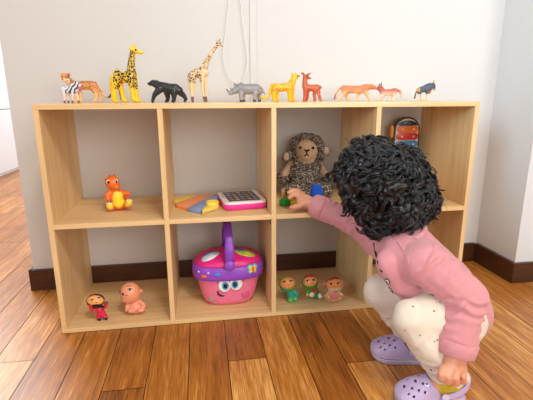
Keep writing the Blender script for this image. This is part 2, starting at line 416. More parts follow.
# bear
f = Fig('bear_figurine', 'glossy black bear figurine striding to the left beside the yellow giraffe', 'toy animal', 146, 72, 11.587, .15, 270, 352, H, 'animal figurines on the shelf top')
b = bmesh.new(); f.chains(b, [(100, 132, 36), (70, 142, 25), (56, 142, 17)], [(105, 135, 38), (150, 155, 48), (195, 175, 58), (280, 198, 62), (345, 198, 60), (385, 218, 50)], [(148, 120, 13, 24), (150, 110, 12, 26)], [(120, 116, 12, -24), (122, 106, 11, -26)],
    [(170, 205, 46, 24), (115, 262, 29, 28), (92, 310, 20, 28), (88, 335, 18, 28), (80, 340, 12, 28)], [(245, 225, 42, -24), (255, 290, 28, -28), (250, 328, 20, -28), (228, 338, 14, -28)], [(330, 235, 42, 24), (328, 295, 28, 28), (325, 330, 20, 28), (305, 338, 14, 28)], [(395, 235, 42, -24), (438, 275, 29, -28), (460, 312, 21, -28), (445, 336, 15, -28)])
f.skin('body', b, painted('toy_black', .3, .2), lambda x, y, d, n: mixc(C(22, 24, 30), C(34, 36, 44), .5+nz(x, y, d, .03)), .0013); f.bits('eyes', BLACK, [('e', (78, 128, 26), (5, 5, 4)), ('e', (44, 138, 0), (8, 8, 9))])
# slender giraffe
f = Fig('giraffe_figurine', 'slender cream giraffe figurine with brown spots and neck stretched up to the right', 'toy animal', 182, 38, 5.87, .15, 95, 375, H, 'animal figurines on the shelf top')
b = bmesh.new(); f.chains(b, [(66, 225, 23), (100, 212, 29), (138, 208, 25)], [(130, 198, 26), (152, 150, 15), (190, 92, 10.5), (222, 50, 9)], [(222, 48, 11), (238, 58, 7.5), (248, 65, 5)], [(217, 42, 4, 5), (210, 28, 3.5, 6)], [(226, 40, 4, -5), (232, 26, 3.5, -6)], [(212, 48, 4, 8), (202, 44, 3, 13)],
    [(64, 235, 18, 12), (60, 285, 10, 14), (61, 345, 7, 14), (64, 370, 8, 14)], [(70, 235, 18, -12), (76, 285, 10, -14), (66, 345, 7, -14), (62, 370, 7, -14)], [(122, 230, 16, 12), (122, 290, 9, 13), (128, 345, 7, 13), (134, 368, 8, 13)], [(140, 228, 15, -12), (142, 290, 9, -13), (140, 345, 7, -13), (142, 368, 8, -13)], [(46, 222, 5), (42, 260, 4), (45, 310, 5)])
def cc(x, y, d, n):
    c = C(236, 206, 160)
    a, r = vor(x, y, d, .075)
    if a > .2 and y < 268 and not (x > 120 and y > 195): c = mixc(C(150, 92, 62), C(84, 50, 40), (y-170)/60)
    if y > 345: c = C(120, 80, 62)
    if x > 240: c = C(210, 170, 120)
    return c
f.skin('body', b, MATTE, cc, .0013); f.bits('eyes', BLACK, [('e', (234, 48, 9), (3.5, 3.5, 3))])
# rhino
f = Fig('rhinoceros_figurine', 'grey rhinoceros figurine with two horns facing left below the hanging cord', 'toy animal', 222, 74, 10.66, .15, 270, 297, H, 'animal figurines on the shelf top')
b = bmesh.new(); f.chains(b, [(195, 162, 48), (280, 172, 56), (365, 166, 52), (398, 182, 46)], [(190, 150, 42), (208, 128, 26)], [(185, 165, 44), (135, 188, 35), (100, 208, 25), (88, 218, 18)], [(82, 205, 13), (62, 182, 8), (44, 162, 3)], [(108, 182, 12), (94, 164, 7), (84, 150, 3)], [(142, 150, 10, 20), (134, 118, 9, 24), (130, 104, 4, 24)], [(160, 148, 9, -20), (156, 122, 8, -24), (154, 110, 4, -24)],
    [(205, 215, 30, 22), (203, 265, 21, 24), (204, 284, 21, 24)], [(228, 215, 28, -22), (234, 265, 20, -24), (235, 284, 20, -24)], [(352, 210, 32, 22), (346, 265, 21, 24), (345, 284, 21, 24)], [(398, 210, 30, -22), (402, 265, 20, -24), (404, 284, 20, -24)], [(425, 160, 8), (440, 190, 5.5), (456, 218, 6.5)])
f.skin('body', b, painted('toy_grey', .32, .2), lambda x, y, d, n: mixc(C(128, 128, 134), C(166, 160, 156), .5+(y-190)/140+nz(x, y, d, .04)*.6) if not (x < 70 or y > 278 or x > 446) else C(84, 82, 86), .0013); f.bits('eyes', BLACK, [('e', (116, 180, 29), (5, 4, 4))])
# yellow leopard
f = Fig('leopard_figurine', 'yellow plastic leopard with brown spots on its back, tail sweeping left', 'toy animal', 258, 66, 7.614, .15, 180, 271, H, 'animal figurines on the shelf top')
b = bmesh.new(); f.chains(b, [(125, 163, 30), (180, 166, 31), (245, 157, 32)], [(250, 150, 31), (268, 112, 25), (276, 88, 23)], [(278, 86, 24), (296, 84, 16), (306, 84, 10)], [(262, 74, 9, 12), (257, 62, 7, 14)], [(286, 72, 8, -12), (288, 60, 6, -14)],
    [(122, 178, 27, 14), (116, 225, 17, 16), (118, 254, 15, 16), (130, 260, 11, 16)], [(138, 178, 25, -14), (142, 225, 16, -16), (144, 254, 14, -16), (156, 260, 11, -16)], [(238, 175, 26, 14), (238, 225, 16, 16), (238, 254, 14, 16), (252, 260, 11, 16)], [(258, 172, 25, -14), (266, 225, 15, -16), (270, 254, 14, -16), (284, 260, 11, -16)], [(108, 150, 15), (92, 198, 12), (68, 240, 11), (38, 246, 10), (22, 230, 9)])
f.skin('body', b, PLASTIC, lambda x, y, d, n: C(156, 96, 34) if (100 < x < 260 and y < 192 and vor(x, y, d, .085)[1] < .40) else C(246, 186, 24), .0015); f.bits('eyes', BLACK, [('e', (298, 80, 15), (6, 6, 4)), ('e', (315, 82, 0), (6, 5, 6))])
# deer
f = Fig('deer_figurine', 'reddish brown young deer figurine with big ears, nose to the yellow leopard', 'toy animal', 258, 66, 7.614, .15, 410, 270, H, 'animal figurines on the shelf top')
b = bmesh.new(); f.chains(b, [(362, 165, 25), (405, 170, 25), (448, 168, 26)], [(356, 160, 24), (352, 115, 18), (354, 92, 18)], [(356, 88, 19), (378, 96, 12), (392, 99, 8)], [(344, 78, 9, 12), (334, 68, 10, 15), (322, 60, 6, 17)], [(370, 76, 8, -12), (384, 70, 9, -15), (398, 62, 6, -17)],
    [(356, 178, 20, 12), (352, 225, 13, 13), (347, 255, 12, 13), (342, 261, 10, 13)], [(376, 180, 18, -12), (380, 225, 11, -13), (376, 255, 11, -13), (370, 261, 9, -13)], [(434, 180, 21, 12), (424, 220, 13, 13), (432, 255, 11, 13), (426, 261, 9, 13)], [(455, 178, 21, -12), (468, 220, 13, -13), (478, 254, 12, -13), (484, 261, 10, -13)], [(472, 158, 8), (482, 172, 6)])
f.skin('body', b, PLASTIC, lambda x, y, d, n: C(232, 150, 130) if (x > 390 and y > 172 and abs(d) < 12 and n.z < -.2) else (C(110, 50, 30) if vor(x, y, d, .09)[1] < .1 and y < 180 and x > 390 else C(190, 88, 50)), .0014); f.bits('eyes', BLACK, [('e', (366, 84, 17), (6, 6, 4)), ('e', (398, 97, 0), (4, 4, 4))])
# lioness
f = Fig('lioness_figurine', 'tawny orange lioness figurine prowling right with a long drooping tail', 'toy animal', 328, 74, 9.518, .15, 240, 256, H, 'animal figurines on the shelf top')
b = bmesh.new(); f.chains(b, [(150, 142, 35), (230, 146, 36), (310, 146, 38), (355, 132, 36)], [(355, 128, 34), (405, 122, 24), (432, 124, 23)], [(430, 124, 24), (452, 132, 15), (460, 134, 11)], [(412, 104, 8, 14), (408, 96, 6, 16)], [(424, 104, 8, -14), (422, 97, 6, -16)],
    [(152, 155, 32, 16), (130, 192, 19, 18), (96, 220, 13, 18), (90, 240, 11, 18), (98, 245, 10, 18)], [(172, 155, 30, -16), (180, 205, 16, -18), (188, 235, 12, -18), (215, 245, 11, -18)], [(310, 165, 24, -16), (288, 212, 13, -18), (285, 238, 11, -18), (296, 245, 10, -18)], [(350, 155, 29, 16), (374, 205, 16, 18), (392, 238, 12, 18), (405, 245, 10, 18)], [(135, 118, 11), (100, 140, 9), (72, 180, 8), (58, 215, 9), (54, 228, 10)])
f.skin('body', b, MATTE, lambda x, y, d, n: mixc(C(206, 124, 82), C(238, 190, 140), (y-140)/55+nz(x, y, d, .02)*.5) if x > 66 else C(170, 90, 60), .0013); f.bits('eyes', BLACK, [('e', (446, 120, 17), (4, 4, 3)), ('e', (470, 132, 0), (5, 4, 5))])
# wildcat
f = Fig('lynx_figurine', 'small pinkish brown lynx figurine facing the lioness, tail hanging right', 'toy animal', 366, 74, 6.833, .15, 150, 183, H, 'animal figurines on the shelf top')
b = bmesh.new(); f.chains(b, [(112, 125, 22), (160, 124, 21), (195, 117, 22)], [(108, 118, 21), (88, 96, 19)], [(86, 94, 19, 0), (72, 98, 12, 0)], [(78, 80, 6, 10), (74, 66, 3, 11)], [(98, 78, 7, -10), (99, 58, 3, -11)],
    [(108, 135, 15, 8), (90, 160, 9, 9), (78, 176, 7, 9)], [(122, 138, 14, -8), (112, 160, 8, -9), (102, 177, 6, -9)], [(190, 130, 17, 8), (188, 155, 9, 9), (180, 176, 7, 9)], [(180, 132, 15, -8), (172, 158, 8, -9), (164, 177, 6, -9)], [(208, 108, 9), (232, 118, 9), (244, 138, 9), (246, 152, 8)])
f.skin('body', b, MATTE, lambda x, y, d, n: C(70, 44, 48) if (x < 108 and y < 72) else mixc(C(186, 96, 88), C(240, 205, 175), (y-112)/30), .0013); f.bits('eyes', BLACK, [('e', (76, 90, 16), (3.5, 3.5, 3)), ('e', (92, 90, 17), (3.5, 3.5, 3))])
# wildebeest
f = Fig('wildebeest_figurine', 'small blue-grey wildebeest figurine with pale legs at the right end of the shelf top', 'toy animal', 366, 74, 6.833, .15, 390, 181, H, 'animal figurines on the shelf top')
b = bmesh.new(); f.chains(b, [(358, 108, 20), (400, 98, 24), (425, 92, 25)], [(425, 90, 24), (452, 76, 16)], [(452, 76, 16), (462, 92, 11), (466, 104, 8)], [(450, 62, 5, 8), (444, 54, 4, 18), (448, 44, 3, 20)], [(458, 60, 5, -8), (468, 54, 4, -16), (472, 46, 3, -18)], [(430, 108, 13), (436, 124, 8)], [(400, 78, 8), (430, 66, 8)],
    [(352, 120, 12, 9), (348, 150, 6, 10), (352, 176, 5, 10)], [(364, 120, 12, -9), (378, 150, 6, -10), (380, 176, 5, -10)], [(408, 115, 12, 9), (408, 150, 6, 10), (412, 176, 5, 10)], [(424, 115, 12, -9), (420, 150, 6, -10), (418, 176, 5, -10)], [(342, 100, 6), (332, 130, 5), (326, 160, 6)])
def cc(x, y, d, n):
    if y > 134: return C(230, 205, 160) if x > 336 else C(90, 80, 70)
    if x < 352 and y < 118: return C(196, 150, 90)
    if y < 62 or (424 < x < 445 and y > 112): return C(214, 150, 70)
    if x > 456 and y > 94: return C(200, 130, 100)
    return mixc(C(92, 104, 126), C(52, 56, 66), .5+nz(x, y, d, .12)*1.6)
f.skin('body', b, MATTE, cc, .0012); f.bits('eyes', BLACK, [('e', (458, 72, 14), (3, 3, 3))])

# ------------------------------------------------------------------ hanging blind cord
cpts = []
key = [(230.5, -70), (229.5, -20), (228, 8), (225, 35), (223.4, 52), (225, 68), (230, 78), (236, 82), (242, 79), (246.5, 69), (247.2, 58), (245, 38), (241.5, 12), (239, -20), (237, -70)]
kp = [on(u, v, 1, WALLY-.014) for u, v in key]
def spline(P, n=8):
    out = []
    for i in range(len(P)-1):
        a, b_, c, d = P[max(i-1, 0)], P[i], P[i+1], P[min(i+2, len(P)-1)]
        for k in range(n):
            t = k/n; out.append(.5*((2*b_)+(c-a)*t+(2*a-5*b_+4*c-d)*t*t+(-a+3*b_-3*c+d)*t**3))
    return out+[P[-1]]
sp = spline(kp, 10); b = bmesh.new(); tube(b, sp, .0011, 6)
acc = 0
for i in range(1, len(sp)):
    acc += (sp[i]-sp[i-1]).length
    if acc > .006: acc = 0; ell(b, sp[i], (.0023,)*3, 6, 5)
o = done(b, 'blind_cord', plain('cord_plastic', (232, 226, 220), .4), None); tag(o, 'thin white beaded blind cord hanging in a loop on the wall', 'cord')

# ------------------------------------------------------------------ orange dinosaur (generic)
f = Fig('toy_dinosaur', 'orange toy dinosaur with yellow belly sitting alone in the upper left cell', 'toy', 98, 168, 8.34, None, 180, 352, MZ)
b = bmesh.new(); f.ell(b, (142, 118, 0), (58, 56, 52))
f.chains(b, [(150, 140, 44, 10), (166, 156, 34, 32), (172, 162, 28, 44)], [(158, 190, 40), (172, 240, 58), (178, 292, 58)], [(118, 205, 28, 10), (96, 225, 24, 34), (98, 256, 19, 44)], [(208, 208, 26, 8), (242, 212, 21, 24), (266, 216, 16, 34)],
    [(140, 306, 36, 10), (112, 322, 32, 52), (108, 318, 30, 66)], [(218, 300, 36, 10), (250, 306, 30, 50), (262, 296, 28, 66)], [(190, 310, 42, -20), (226, 300, 28, -62), (252, 262, 18, -80), (256, 230, 9, -86)],
    [(128, 72, 14, -8), (124, 56, 6, -12)], [(100, 96, 13, -26), (84, 84, 5, -34)], [(160, 68, 12, -12), (164, 50, 5, -18)])
def cc(x, y, d, n):
    if d > 30 and ((x-178)/46)**2+((y-262)/72)**2 < 1 and y > 190: return C(240, 214, 40)
    if d > 74 and y > 275: return C(240, 206, 60)
    if y < 66 or (x < 92 and y < 95): return C(226, 80, 30)
    return C(240, 112, 30)
f.skin('body', b, PLASTIC, cc, .0016)
d1 = f.depth(112, 116); d2 = f.depth(178, 112); f.bits('eye', WHITEP, [('e', (112, 116, d1-3), (15, 19, 8))]); f.bits('pupil', BLACK, [('e', (113, 119, d1+3), (10, 14, 4))])
f.bits('eye', WHITEP, [('e', (178, 112, d2-3), (12, 18, 8))]); f.bits('pupil', BLACK, [('e', (178, 115, d2+3), (8, 13, 4))])
f.bits('mouth', plain('mouth_red', (150, 40, 30), .5), [('c', [(x_, y_, 3, f.depth(x_, y_)) for x_, y_ in ((148, 172), (170, 178), (190, 171))])])
for x_, y_ in ((88, 298), (104, 293), (120, 297), (248, 276), (264, 271), (279, 277)): f.bits('claw', WHITEP, [('e', (x_, y_, f.depth(x_, y_) or 60), (8, 7, 8))])

# ------------------------------------------------------------------ folded play mat book + tablet
root = None
def cellpt(x, y, z, x0=166, y0=184, k=9.518): return on(x0+x/k, y0+y/k, 2, z)
base = cellpt(260, 190, MZ); base.z = MZ
rt = empty('toy_puzzle_board', base, 'flat orange, blue and yellow layered toy board lying left of the pink tablet', 'toy')
def slab(name, pts, z0, z1, rgb, bev=.0016):
    b = bmesh.new(); P = [cellpt(x, y, z1) for x, y in pts]
    for p in P: p.z = z0
    prism(b, P, (0, 0, z1-z0), bev); return autosmooth(done(b, name, plain('foam_'+name, rgb, .55, .05, 90), rt))
def smooth_poly(pts, it=2):
    for _ in range(it):
        q = []
        for i in range(len(pts)):
            a, c = V(pts[i]+(0,)), V(pts[(i+1) % len(pts)]+(0,)); q += [tuple((a*.75+c*.25)[:2]), tuple((a*.25+c*.75)[:2])]
        pts = q
    return pts
slab('yellow_layer', smooth_poly([(78, 172), (84, 146), (180, 116), (300, 112), (330, 128), (120, 186)], 2), MZ+.0003, MZ+.0105, (238, 212, 62))
slab('orange_layer', [(84, 182), (290, 112), (440, 96), (470, 100), (240, 214), (204, 222), (100, 196)], MZ+.0006, MZ+.011, (240, 150, 100))
slab('blue_layer', [(204, 222), (240, 206), (476, 88), (524, 92), (528, 112), (470, 160), (345, 236), (320, 244)], MZ+.0003, MZ+.0135, (134, 152, 196))
slab('yellow_flap', [(346, 236), (395, 196), (470, 142), (508, 160), (500, 198), (450, 214), (380, 236), (345, 255)], MZ+.002, MZ+.0145, (240, 212, 96))
b = bmesh.new(); cpos = cellpt(440, 188, MZ+.015)
prof = [(.0, .003), (.011, .003), (.0165, .0075), (.0185, .0085), (.020, .0065), (.0195, 0), (.018, -.004)]
loft(b, [[cpos+V((r*math.cos(2*math.pi*k/28), r*math.sin(2*math.pi*k/28), h)) for k in range(28)] for r, h in [(max(r, .0005), h) for r, h in prof]])
done(b, 'round_knob', plain('yellow_plastic', (243, 214, 76), .35, .03), rt)
for q in ((235, 205, 268, 210), (300, 175, 330, 184), (360, 145, 392, 152), (420, 113, 450, 120)):
    pass
# tablet
kw = dict(x0=210, y0=184, k=8.328)
ZT = MZ+.026
cs = [cellpt(x, y, ZT, **kw) for x, y in ((88, 168), (478, 140), (352, 48), (48, 66))]
ctr = sum(cs, V())/4+V((.007, .004, 0))
rt = empty('toy_tablet', (ctr.x, ctr.y, MZ), 'pink toy tablet with white top and dark icon screen on the middle board', 'toy')
ux = ((cs[1]-cs[0])+(cs[2]-cs[3])).normalized(); uy = V((0, 0, 1)).cross(ux)
TW = ((cs[1]-cs[0]).length+(cs[2]-cs[3]).length)/2; TD = min(.17, abs(((cs[3]-cs[0])+(cs[2]-cs[1])).dot(uy))/2)
def rrect(w, d, r, z, n=6):
    P = []
    for sx, sy, a0 in ((1, -1, -90), (1, 1, 0), (-1, 1, 90), (-1, -1, 180)):
        for i in range(n+1):
            a = math.radians(a0+90*i/n); P.append(V((ctr.x, ctr.y, z))+ux*(sx*(w/2-r)+r*math.cos(a))+uy*(sy*(d/2-r)+r*math.sin(a)))
    return P
b = bmesh.new(); loft(b, [rrect(TW*.93, TD*.93, .018, MZ+.0003), rrect(TW*.99, TD*.99, .02, MZ+.006), rrect(TW, TD, .02, MZ+.013), rrect(TW*.99, TD*.99, .02, MZ+.020)])
autosmooth(done(b, 'shell', plain('hot_pink_plastic', (232, 56, 150), .35, .03), rt), 50)
b = bmesh.new(); loft(b, [rrect(TW*.985, TD*.985, .02, MZ+.0195), rrect(TW*.985, TD*.985, .02, MZ+.024), rrect(TW*.965, TD*.965, .018, MZ+.0258)])
autosmooth(done(b, 'faceplate', plain('pearl_plastic', (228, 216, 214), .4, .02), rt), 50)
sw, sd = TW*.74, TD*.80
def trect(cx, cy, w, d, z0, z1, name, mat, r=.003):
    b = bmesh.new(); s = V((cx*ux.x+cy*uy.x, cx*ux.y+cy*uy.y, 0))
    loft(b, [[p+s for p in rrect(w, d, r, z0, 3)], [p+s for p in rrect(w, d, r, z1, 3)]]); return autosmooth(done(b, name, mat, rt))
trect(0, .002, sw, sd, MZ+.0255, MZ+.0262, 'screen', plain('screen_black', (34, 32, 36), .25))
cols = [(150, 96, 84), (166, 140, 92), (110, 134, 160), (130, 100, 134), (116, 140, 106), (170, 130, 124), (140, 140, 146)]
ic = 0
for i in range(5):
    for j in range(4):
        cx = (i-2)*sw/5.3; cy = (j-1.5)*sd/4.5+.002
        trect(cx, cy, sw*.11, sd*.12, MZ+.0260, MZ+.0266, 'icon', plain('icon_%d' % (ic % 7), cols[ic % 7], .4)); ic += 3
trect(-TW*.43, 0, TW*.045, TD*.2, MZ+.0257, MZ+.0268, 'button', plain('grey_button', (190, 182, 182), .4), .003)

# ------------------------------------------------------------------ plush sheep
f = Fig('plush_sheep', 'woolly brown and cream plush sheep sitting in the upper cell behind the hand', 'soft toy', 274, 128, 5.56, .24, 170, 362, MZ, lean=True)
BEIGE = plain('plush_beige', (222, 188, 152), .95, .08, 500, .3, sheen=.3)
def speck(co, n):
    h = noise.noise(co*260)+.5*noise.noise(co*520)
    return C(66, 58, 56) if h < -.02 else (C(140, 126, 116) if h < .2 else C(214, 204, 192))
WOOL = painted('wool', .95, 0, .6, 500)
def wool(name, blobs, curls, seedc, d=.004):
    b = bmesh.new()
    for c, r in blobs: f.ell(b, c, r)
    b = remesh(b, .003, 1)
    vs = list(b.verts); pos = [(v.co.copy(), v.normal.copy()) for v in vs]
    for v in vs: v.co += v.normal*(noise.noise(v.co*120)*d+noise.noise(v.co*260)*d*.6)
    rr = random.Random(seedc)
    for _ in range(curls):
        p, n = rr.choice(pos); x, y, z = frame(n); a0 = rr.uniform(0, 6.28); r = rr.uniform(.0035, .006)
        ax = (x*math.cos(a0)+y*math.sin(a0)); bx = z*.8+(y*math.cos(a0)-x*math.sin(a0))*.6
        tube(b, [p+z*.001+(ax*math.cos(t*.7)+bx*math.sin(t*.7))*r+z*t*.0006 for t in range(8)], .0014, 4)
    zz = [v for v in b.verts]
    for v in zz: v.co.z = max(v.co.z, MZ+.0005)
    shade = {}
    return done(b, name, WOOL, f.root, True, speck)
b = bmesh.new()
f.chains(b, [(175, 122, 62), (172, 180, 50), (165, 240, 66), (165, 310, 64), (165, 350, 60)], [(174, 116, 58, 16), (175, 142, 36, 42)], [(95, 195, 24, 0), (62, 235, 22, 16), (44, 262, 20, 22)], [(240, 195, 24, 0), (272, 235, 22, 14), (300, 268, 20, 20)],
    [(130, 320, 32, 20), (110, 338, 28, 80), (105, 336, 28, 100)], [(210, 320, 32, 20), (262, 338, 28, 70), (282, 340, 26, 90)])
b = remesh(b, .0022, 3)
for v in b.verts: v.co.z = max(v.co.z, MZ+.0008)
done(b, 'body', BEIGE, f.root)
wool('wool', [((165, 250, 6), (84, 76, 72)), ((130, 215, 8), (50, 40, 56)), ((205, 215, 8), (50, 40, 56)), ((165, 310, 6), (84, 50, 70)), ((165, 352, 6), (86, 56, 72))], 420, 1)
wool('head_wool', [((176, 60, -26), (62, 34, 50)), ((118, 92, -26), (26, 48, 42)), ((236, 92, -26), (28, 50, 42)), ((112, 140, -16), (22, 40, 40)), ((242, 140, -16), (24, 40, 40)), ((176, 110, -34), (66, 66, 46))], 330, 2)
for nm, c in (('cuff', (44, 270, 22)), ('cuff', (300, 276, 20))): wool(nm, [(c, (30, 22, 28))], 60, int(c[0]))
for c in ((105, 338, 108), (284, 342, 96)): wool('slipper', [(c, (36, 28, 34))], 60, int(c[0])+5)
for s, c in ((-1, (68, 142)), (1, (286, 116))):
    b = bmesh.new(); f.chains(b, [(c[0]-s*18, c[1]-8, 20, 0), (c[0]+s*2, c[1]+8, 24, 6), (c[0]+s*2, c[1]+16, 20, 8)]); done(remesh(b, .002, 2), 'ear', WOOL, f.root, True, speck)
    b = bmesh.new(); f.ell(b, (c[0]+s*2, c[1]+8, 26), (15, 22, 8)); done(b, 'inner_ear', plain('plush_pale', (216, 190, 164), .95, .05, 400), f.root)
f.bits('eye', BLACK, [('e', (143, 109, 68), (8, 8, 6))]); f.bits('eye', BLACK, [('e', (212, 111, 66), (8, 8, 6))])
f.bits('nose', BLACK, [('c', [(168, 122, 4, 78), (179, 129, 5, 80), (190, 122, 4, 78)]), ('c', [(179, 130, 3.5, 80), (178, 146, 3.5, 79)]), ('c', [(167, 153, 3, 77), (178, 146, 3.5, 79), (189, 153, 3, 77)])])

# ------------------------------------------------------------------ small blocks in that cell
def P5(x, y, Y): return on(272+x/8.33, 176+y/8.33, 1, Y)
GREEN = plain('green_block', (30, 150, 66), .35, .05); YEL = plain('yellow_block', (240, 206, 30), .35, .04); BLUE = plain('blue_block', (24, 92, 200), .4, .05)
def onboard(x, y): return on(272+x/8.33, 176+y/8.33, 2, MZ)
a = onboard(84, 262); c = onboard(158, 248)
a = V((a.x, a.y+.008, MZ+.0134)); c = V((c.x-.002, c.y+.014, MZ+.0134)); dd = (c-a).normalized()
rt = empty('toy_cylinder_block', (a+c)/2-V((0, 0, .0125)), 'small green cylinder toy block under the reaching fingers', 'toy block')
b = bmesh.new(); x, y, z = frame(dd)
ringf = lambda p, r, n=8: [p+(x*math.cos(2*math.pi*(k+.5)/n)+y*math.sin(2*math.pi*(k+.5)/n))*r for k in range(n)]
loft(b, [ringf(a, .0105), ringf(a+dd*.002, .0132), ringf(c-dd*.002, .0132), ringf(c, .0105)])
done(b, 'barrel', GREEN, rt, False)
b = bmesh.new(); x, y, z = frame(dd); loft(b, [ringf(a-dd*.0035, .004, 16), ringf(a-dd*.003, .0055, 16), ringf(a+dd*.002, .0055, 16)]); done(b, 'end_peg', GREEN, rt)
yc = onboard(182, 250); yc = V((yc.x, yc.y+.004, MZ))
rt = empty('toy_knob_block', yc, 'small yellow rounded toy block gripped beside the green one', 'toy block')
b = bmesh.new(); prof = [(.010, .0002), (.012, .002), (.012, .014), (.0095, .018), (.0075, .021), (.004, .023)]
loft(b, [[yc+V((r*math.cos(2*math.pi*k/20), r*math.sin(2*math.pi*k/20), h)) for k in range(20)] for r, h in prof]); autosmooth(done(b, 'block_body', YEL, rt), 50)
b = bmesh.new(); disc(b, yc+V((0, 0, .0225)), (0, 0, 1), .0032, .0015, 14); done(b, 'peg', YEL, rt)
# blue block resting against the sheep's leg
q = [on(272+x_/8.33, 176+y_/8.33, 1, .075) for x_, y_ in ((325, 150), (430, 160), (415, 82), (345, 78))]
bz = min(p.z for p in q); 
rt = empty('toy_wedge_block', V((q[0].x*.5+q[1].x*.5, .085, MZ)), 'bright blue wedge-shaped toy block in front of the plush sheep leg', 'toy block')
b = bmesh.new(); prism(b, [V((p.x, .072, max(p.z, MZ+.0005) if i > 1 else MZ+.0005)) for i, p in enumerate(q)], (0, .028, 0), .0012); done(b, 'block_body', BLUE, rt, False)
b = bmesh.new(); qa = V((q[0].x*.5+q[1].x*.5, .0722, (q[3].z+MZ)/2)); disc(b, qa, (0, -1, 0), .006, .0008, 18); done(b, 'face_inlay', plain('blue_dark', (18, 66, 160), .4), rt)
wb = onboard(120, 190)
rt = empty('toy_wooden_block', (wb.x, wb.y+.015, MZ), 'plain wooden toy block standing behind the green cylinder', 'toy block')
b = bmesh.new(); box(b, (wb.x-.014, wb.y+.004, MZ+.0003), (wb.x+.014, wb.y+.03, MZ+.026), .002); done(b, 'block_body', WOOD_H, rt, False)
b = bmesh.new(); prism(b, [(wb.x-.014, wb.y+.004, MZ+.0255), (wb.x+.014, wb.y+.004, MZ+.0255), (wb.x, wb.y+.004, MZ+.036)], (0, .026, 0), .001); done(b, 'gable_top', WOOD_H, rt, False)

# ------------------------------------------------------------------ xylophone toy in the right upper cell
XY = .262
def PX8(x, y, Y=XY): return on(380+x/7.69, 108+y/7.69, 1, Y)
pt = PX8(212, 68); pl = PX8(113, 150); pr = PX8(308, 150)
cx = (pl.x+pr.x)/2; hw = (pr.x-pl.x)/2; ztop = pt.z; 
rt = empty('toy_xylophone', (cx, XY, MZ), 'rounded upright toy xylophone with coloured bars in the upper right cell', 'toy')
def arch(w, zb, zt, Y, n=18, flare=1.0):
    r = w; P = [V((cx-w*flare, Y, zb)), V((cx+w*flare, Y, zb))]
    for i in range(n+1):
        a = math.pi*i/n; P.append(V((cx+r*math.cos(a), Y, zt-r*.95+r*.95*math.sin(a))))
    return P
b = bmesh.new(); prism(b, arch(hw, MZ+.0005, ztop, XY, flare=1.14), (0, .02, 0), .001); autosmooth(done(b, 'frame', plain('dark_edge', (34, 32, 40), .4), rt))
b = bmesh.new(); prism(b, arch(hw*.88, MZ+.006, ztop-hw*.12, XY-.0015, flare=1.14), (0, .004, 0), .0004); autosmooth(done(b, 'face_board', plain('cream_board', (226, 212, 200), .45, .03), rt))
zb_ = PX8(0, 138).z
b = bmesh.new(); r_ = hw*.76; P = [V((cx+r_*math.cos(math.pi*i/16), XY-.003, zb_+(ztop-hw*.26-zb_)*math.sin(math.pi*i/16))) for i in range(17)]
prism(b, P, (0, .003, 0), .0004); autosmooth(done(b, 'emblem', plain('navy_panel', (30, 50, 74), .4, .2, 120), rt))
b = bmesh.new()
for x_, y_, r_ in ((195, 112, .0045), (212, 108, .003), (228, 118, .0025)): disc(b, PX8(x_, y_, XY-.003), (0, -1, 0), r_, .0006, 14, r_*.7)
done(b, 'emblem_mark', plain('teal_mark', (120, 180, 170), .4), rt)
for (y0, y1, w, rgb, nm) in ((140, 192, .80, (222, 110, 28), 'orange'), (196, 248, .84, (196, 44, 44), 'red'), (254, 306, .86, (66, 132, 190), 'blue'), (312, 364, .88, (206, 186, 60), 'yellow'), (370, 420, .9, (90, 160, 80), 'green')):
    z1, z0 = PX8(0, y0).z, PX8(0, y1).z; w_ = hw*w; rr = (z1-z0)/2; P = []
    for s in (1, -1):
        for i in range(9):
            a = math.pi*i/8-math.pi/2; P.append(V((cx+s*(w_-rr+rr*math.cos(a)), XY-.007, (z0+z1)/2+s*rr*math.sin(a))))
    b = bmesh.new(); prism(b, P, (0, .005, 0), .0008); o = done(b, 'bar', plain('bar_'+nm, rgb, .35), rt); autosmooth(o); o['label'] = nm+' bar with two white screws'
    for s in (-1, 1):
        b = bmesh.new(); disc(b, (cx+s*w_*.53, XY-.0068, (z0+z1)/2), (0, -1, 0), .0032, .0022, 16); done(b, 'screw', WHITEP, rt, parent=o).location = -V(o.location)
for s, ya, yb, wx in ((-1, 138, 232, .0105), (1, 150, 208, .006)):
    za, zb2 = PX8(0, ya).z, PX8(0, yb).z; b = bmesh.new(); xe = cx+s*hw*1.0
    box(b, (min(xe, xe+s*wx), XY+.004, zb2), (max(xe, xe+s*wx), XY+.018, za), .0015); done(b, 'side_wing', plain('orange_wood', (226, 148, 30), .4), rt)

# ------------------------------------------------------------------ picnic basket toy
BK = 4.549
fr = on(188+190/BK, 220+386/BK, 2, T); BC = V((on(229.2, 300, 2, T).x, fr.y+.055, T))
sc_ = mpp(V((BC.x, fr.y, .1)))
rt = empty('toy_picnic_basket', BC, 'pink and purple toy picnic basket with a smiling face and tall handle', 'toy')
def zat(y, Y): return on(229, 220+y/BK, 1, Y).z
YF = fr.y-.006
z_rimlo, z_rimhi = zat(267, YF), zat(207, YF)
HWt = 36.5*sc_; HDt = .078; HWb = 24*sc_
def ring(w, d, z, n=48, p=2.7):
    P = []
    for i in range(n):
        a = 2*math.pi*i/n; ca, sa = math.cos(a), math.sin(a)
        P.append(V((BC.x+w*abs(ca)**(2/p)*(1 if ca >= 0 else -1), BC.y+d*abs(sa)**(2/p)*(1 if sa >= 0 else -1), z)))
    return P
Hb = z_rimlo-T
b = bmesh.new(); loft(b, [ring(HWb*.86, .050, T+.0004), ring(HWb*1.0, .058, T+.004), ring(HWb*1.13, .064, T+.02), ring(HWt*.80, .069, T+Hb*.5), ring(HWt*.88, .073, T+Hb*.95), ring(HWt*.89, .073, z_rimlo+.006)])
PINKB = plain('basket_pink', (240, 122, 160), .35, .04, 80); b_tub = autosmooth(done(b, 'tub', PINKB, rt), 60)
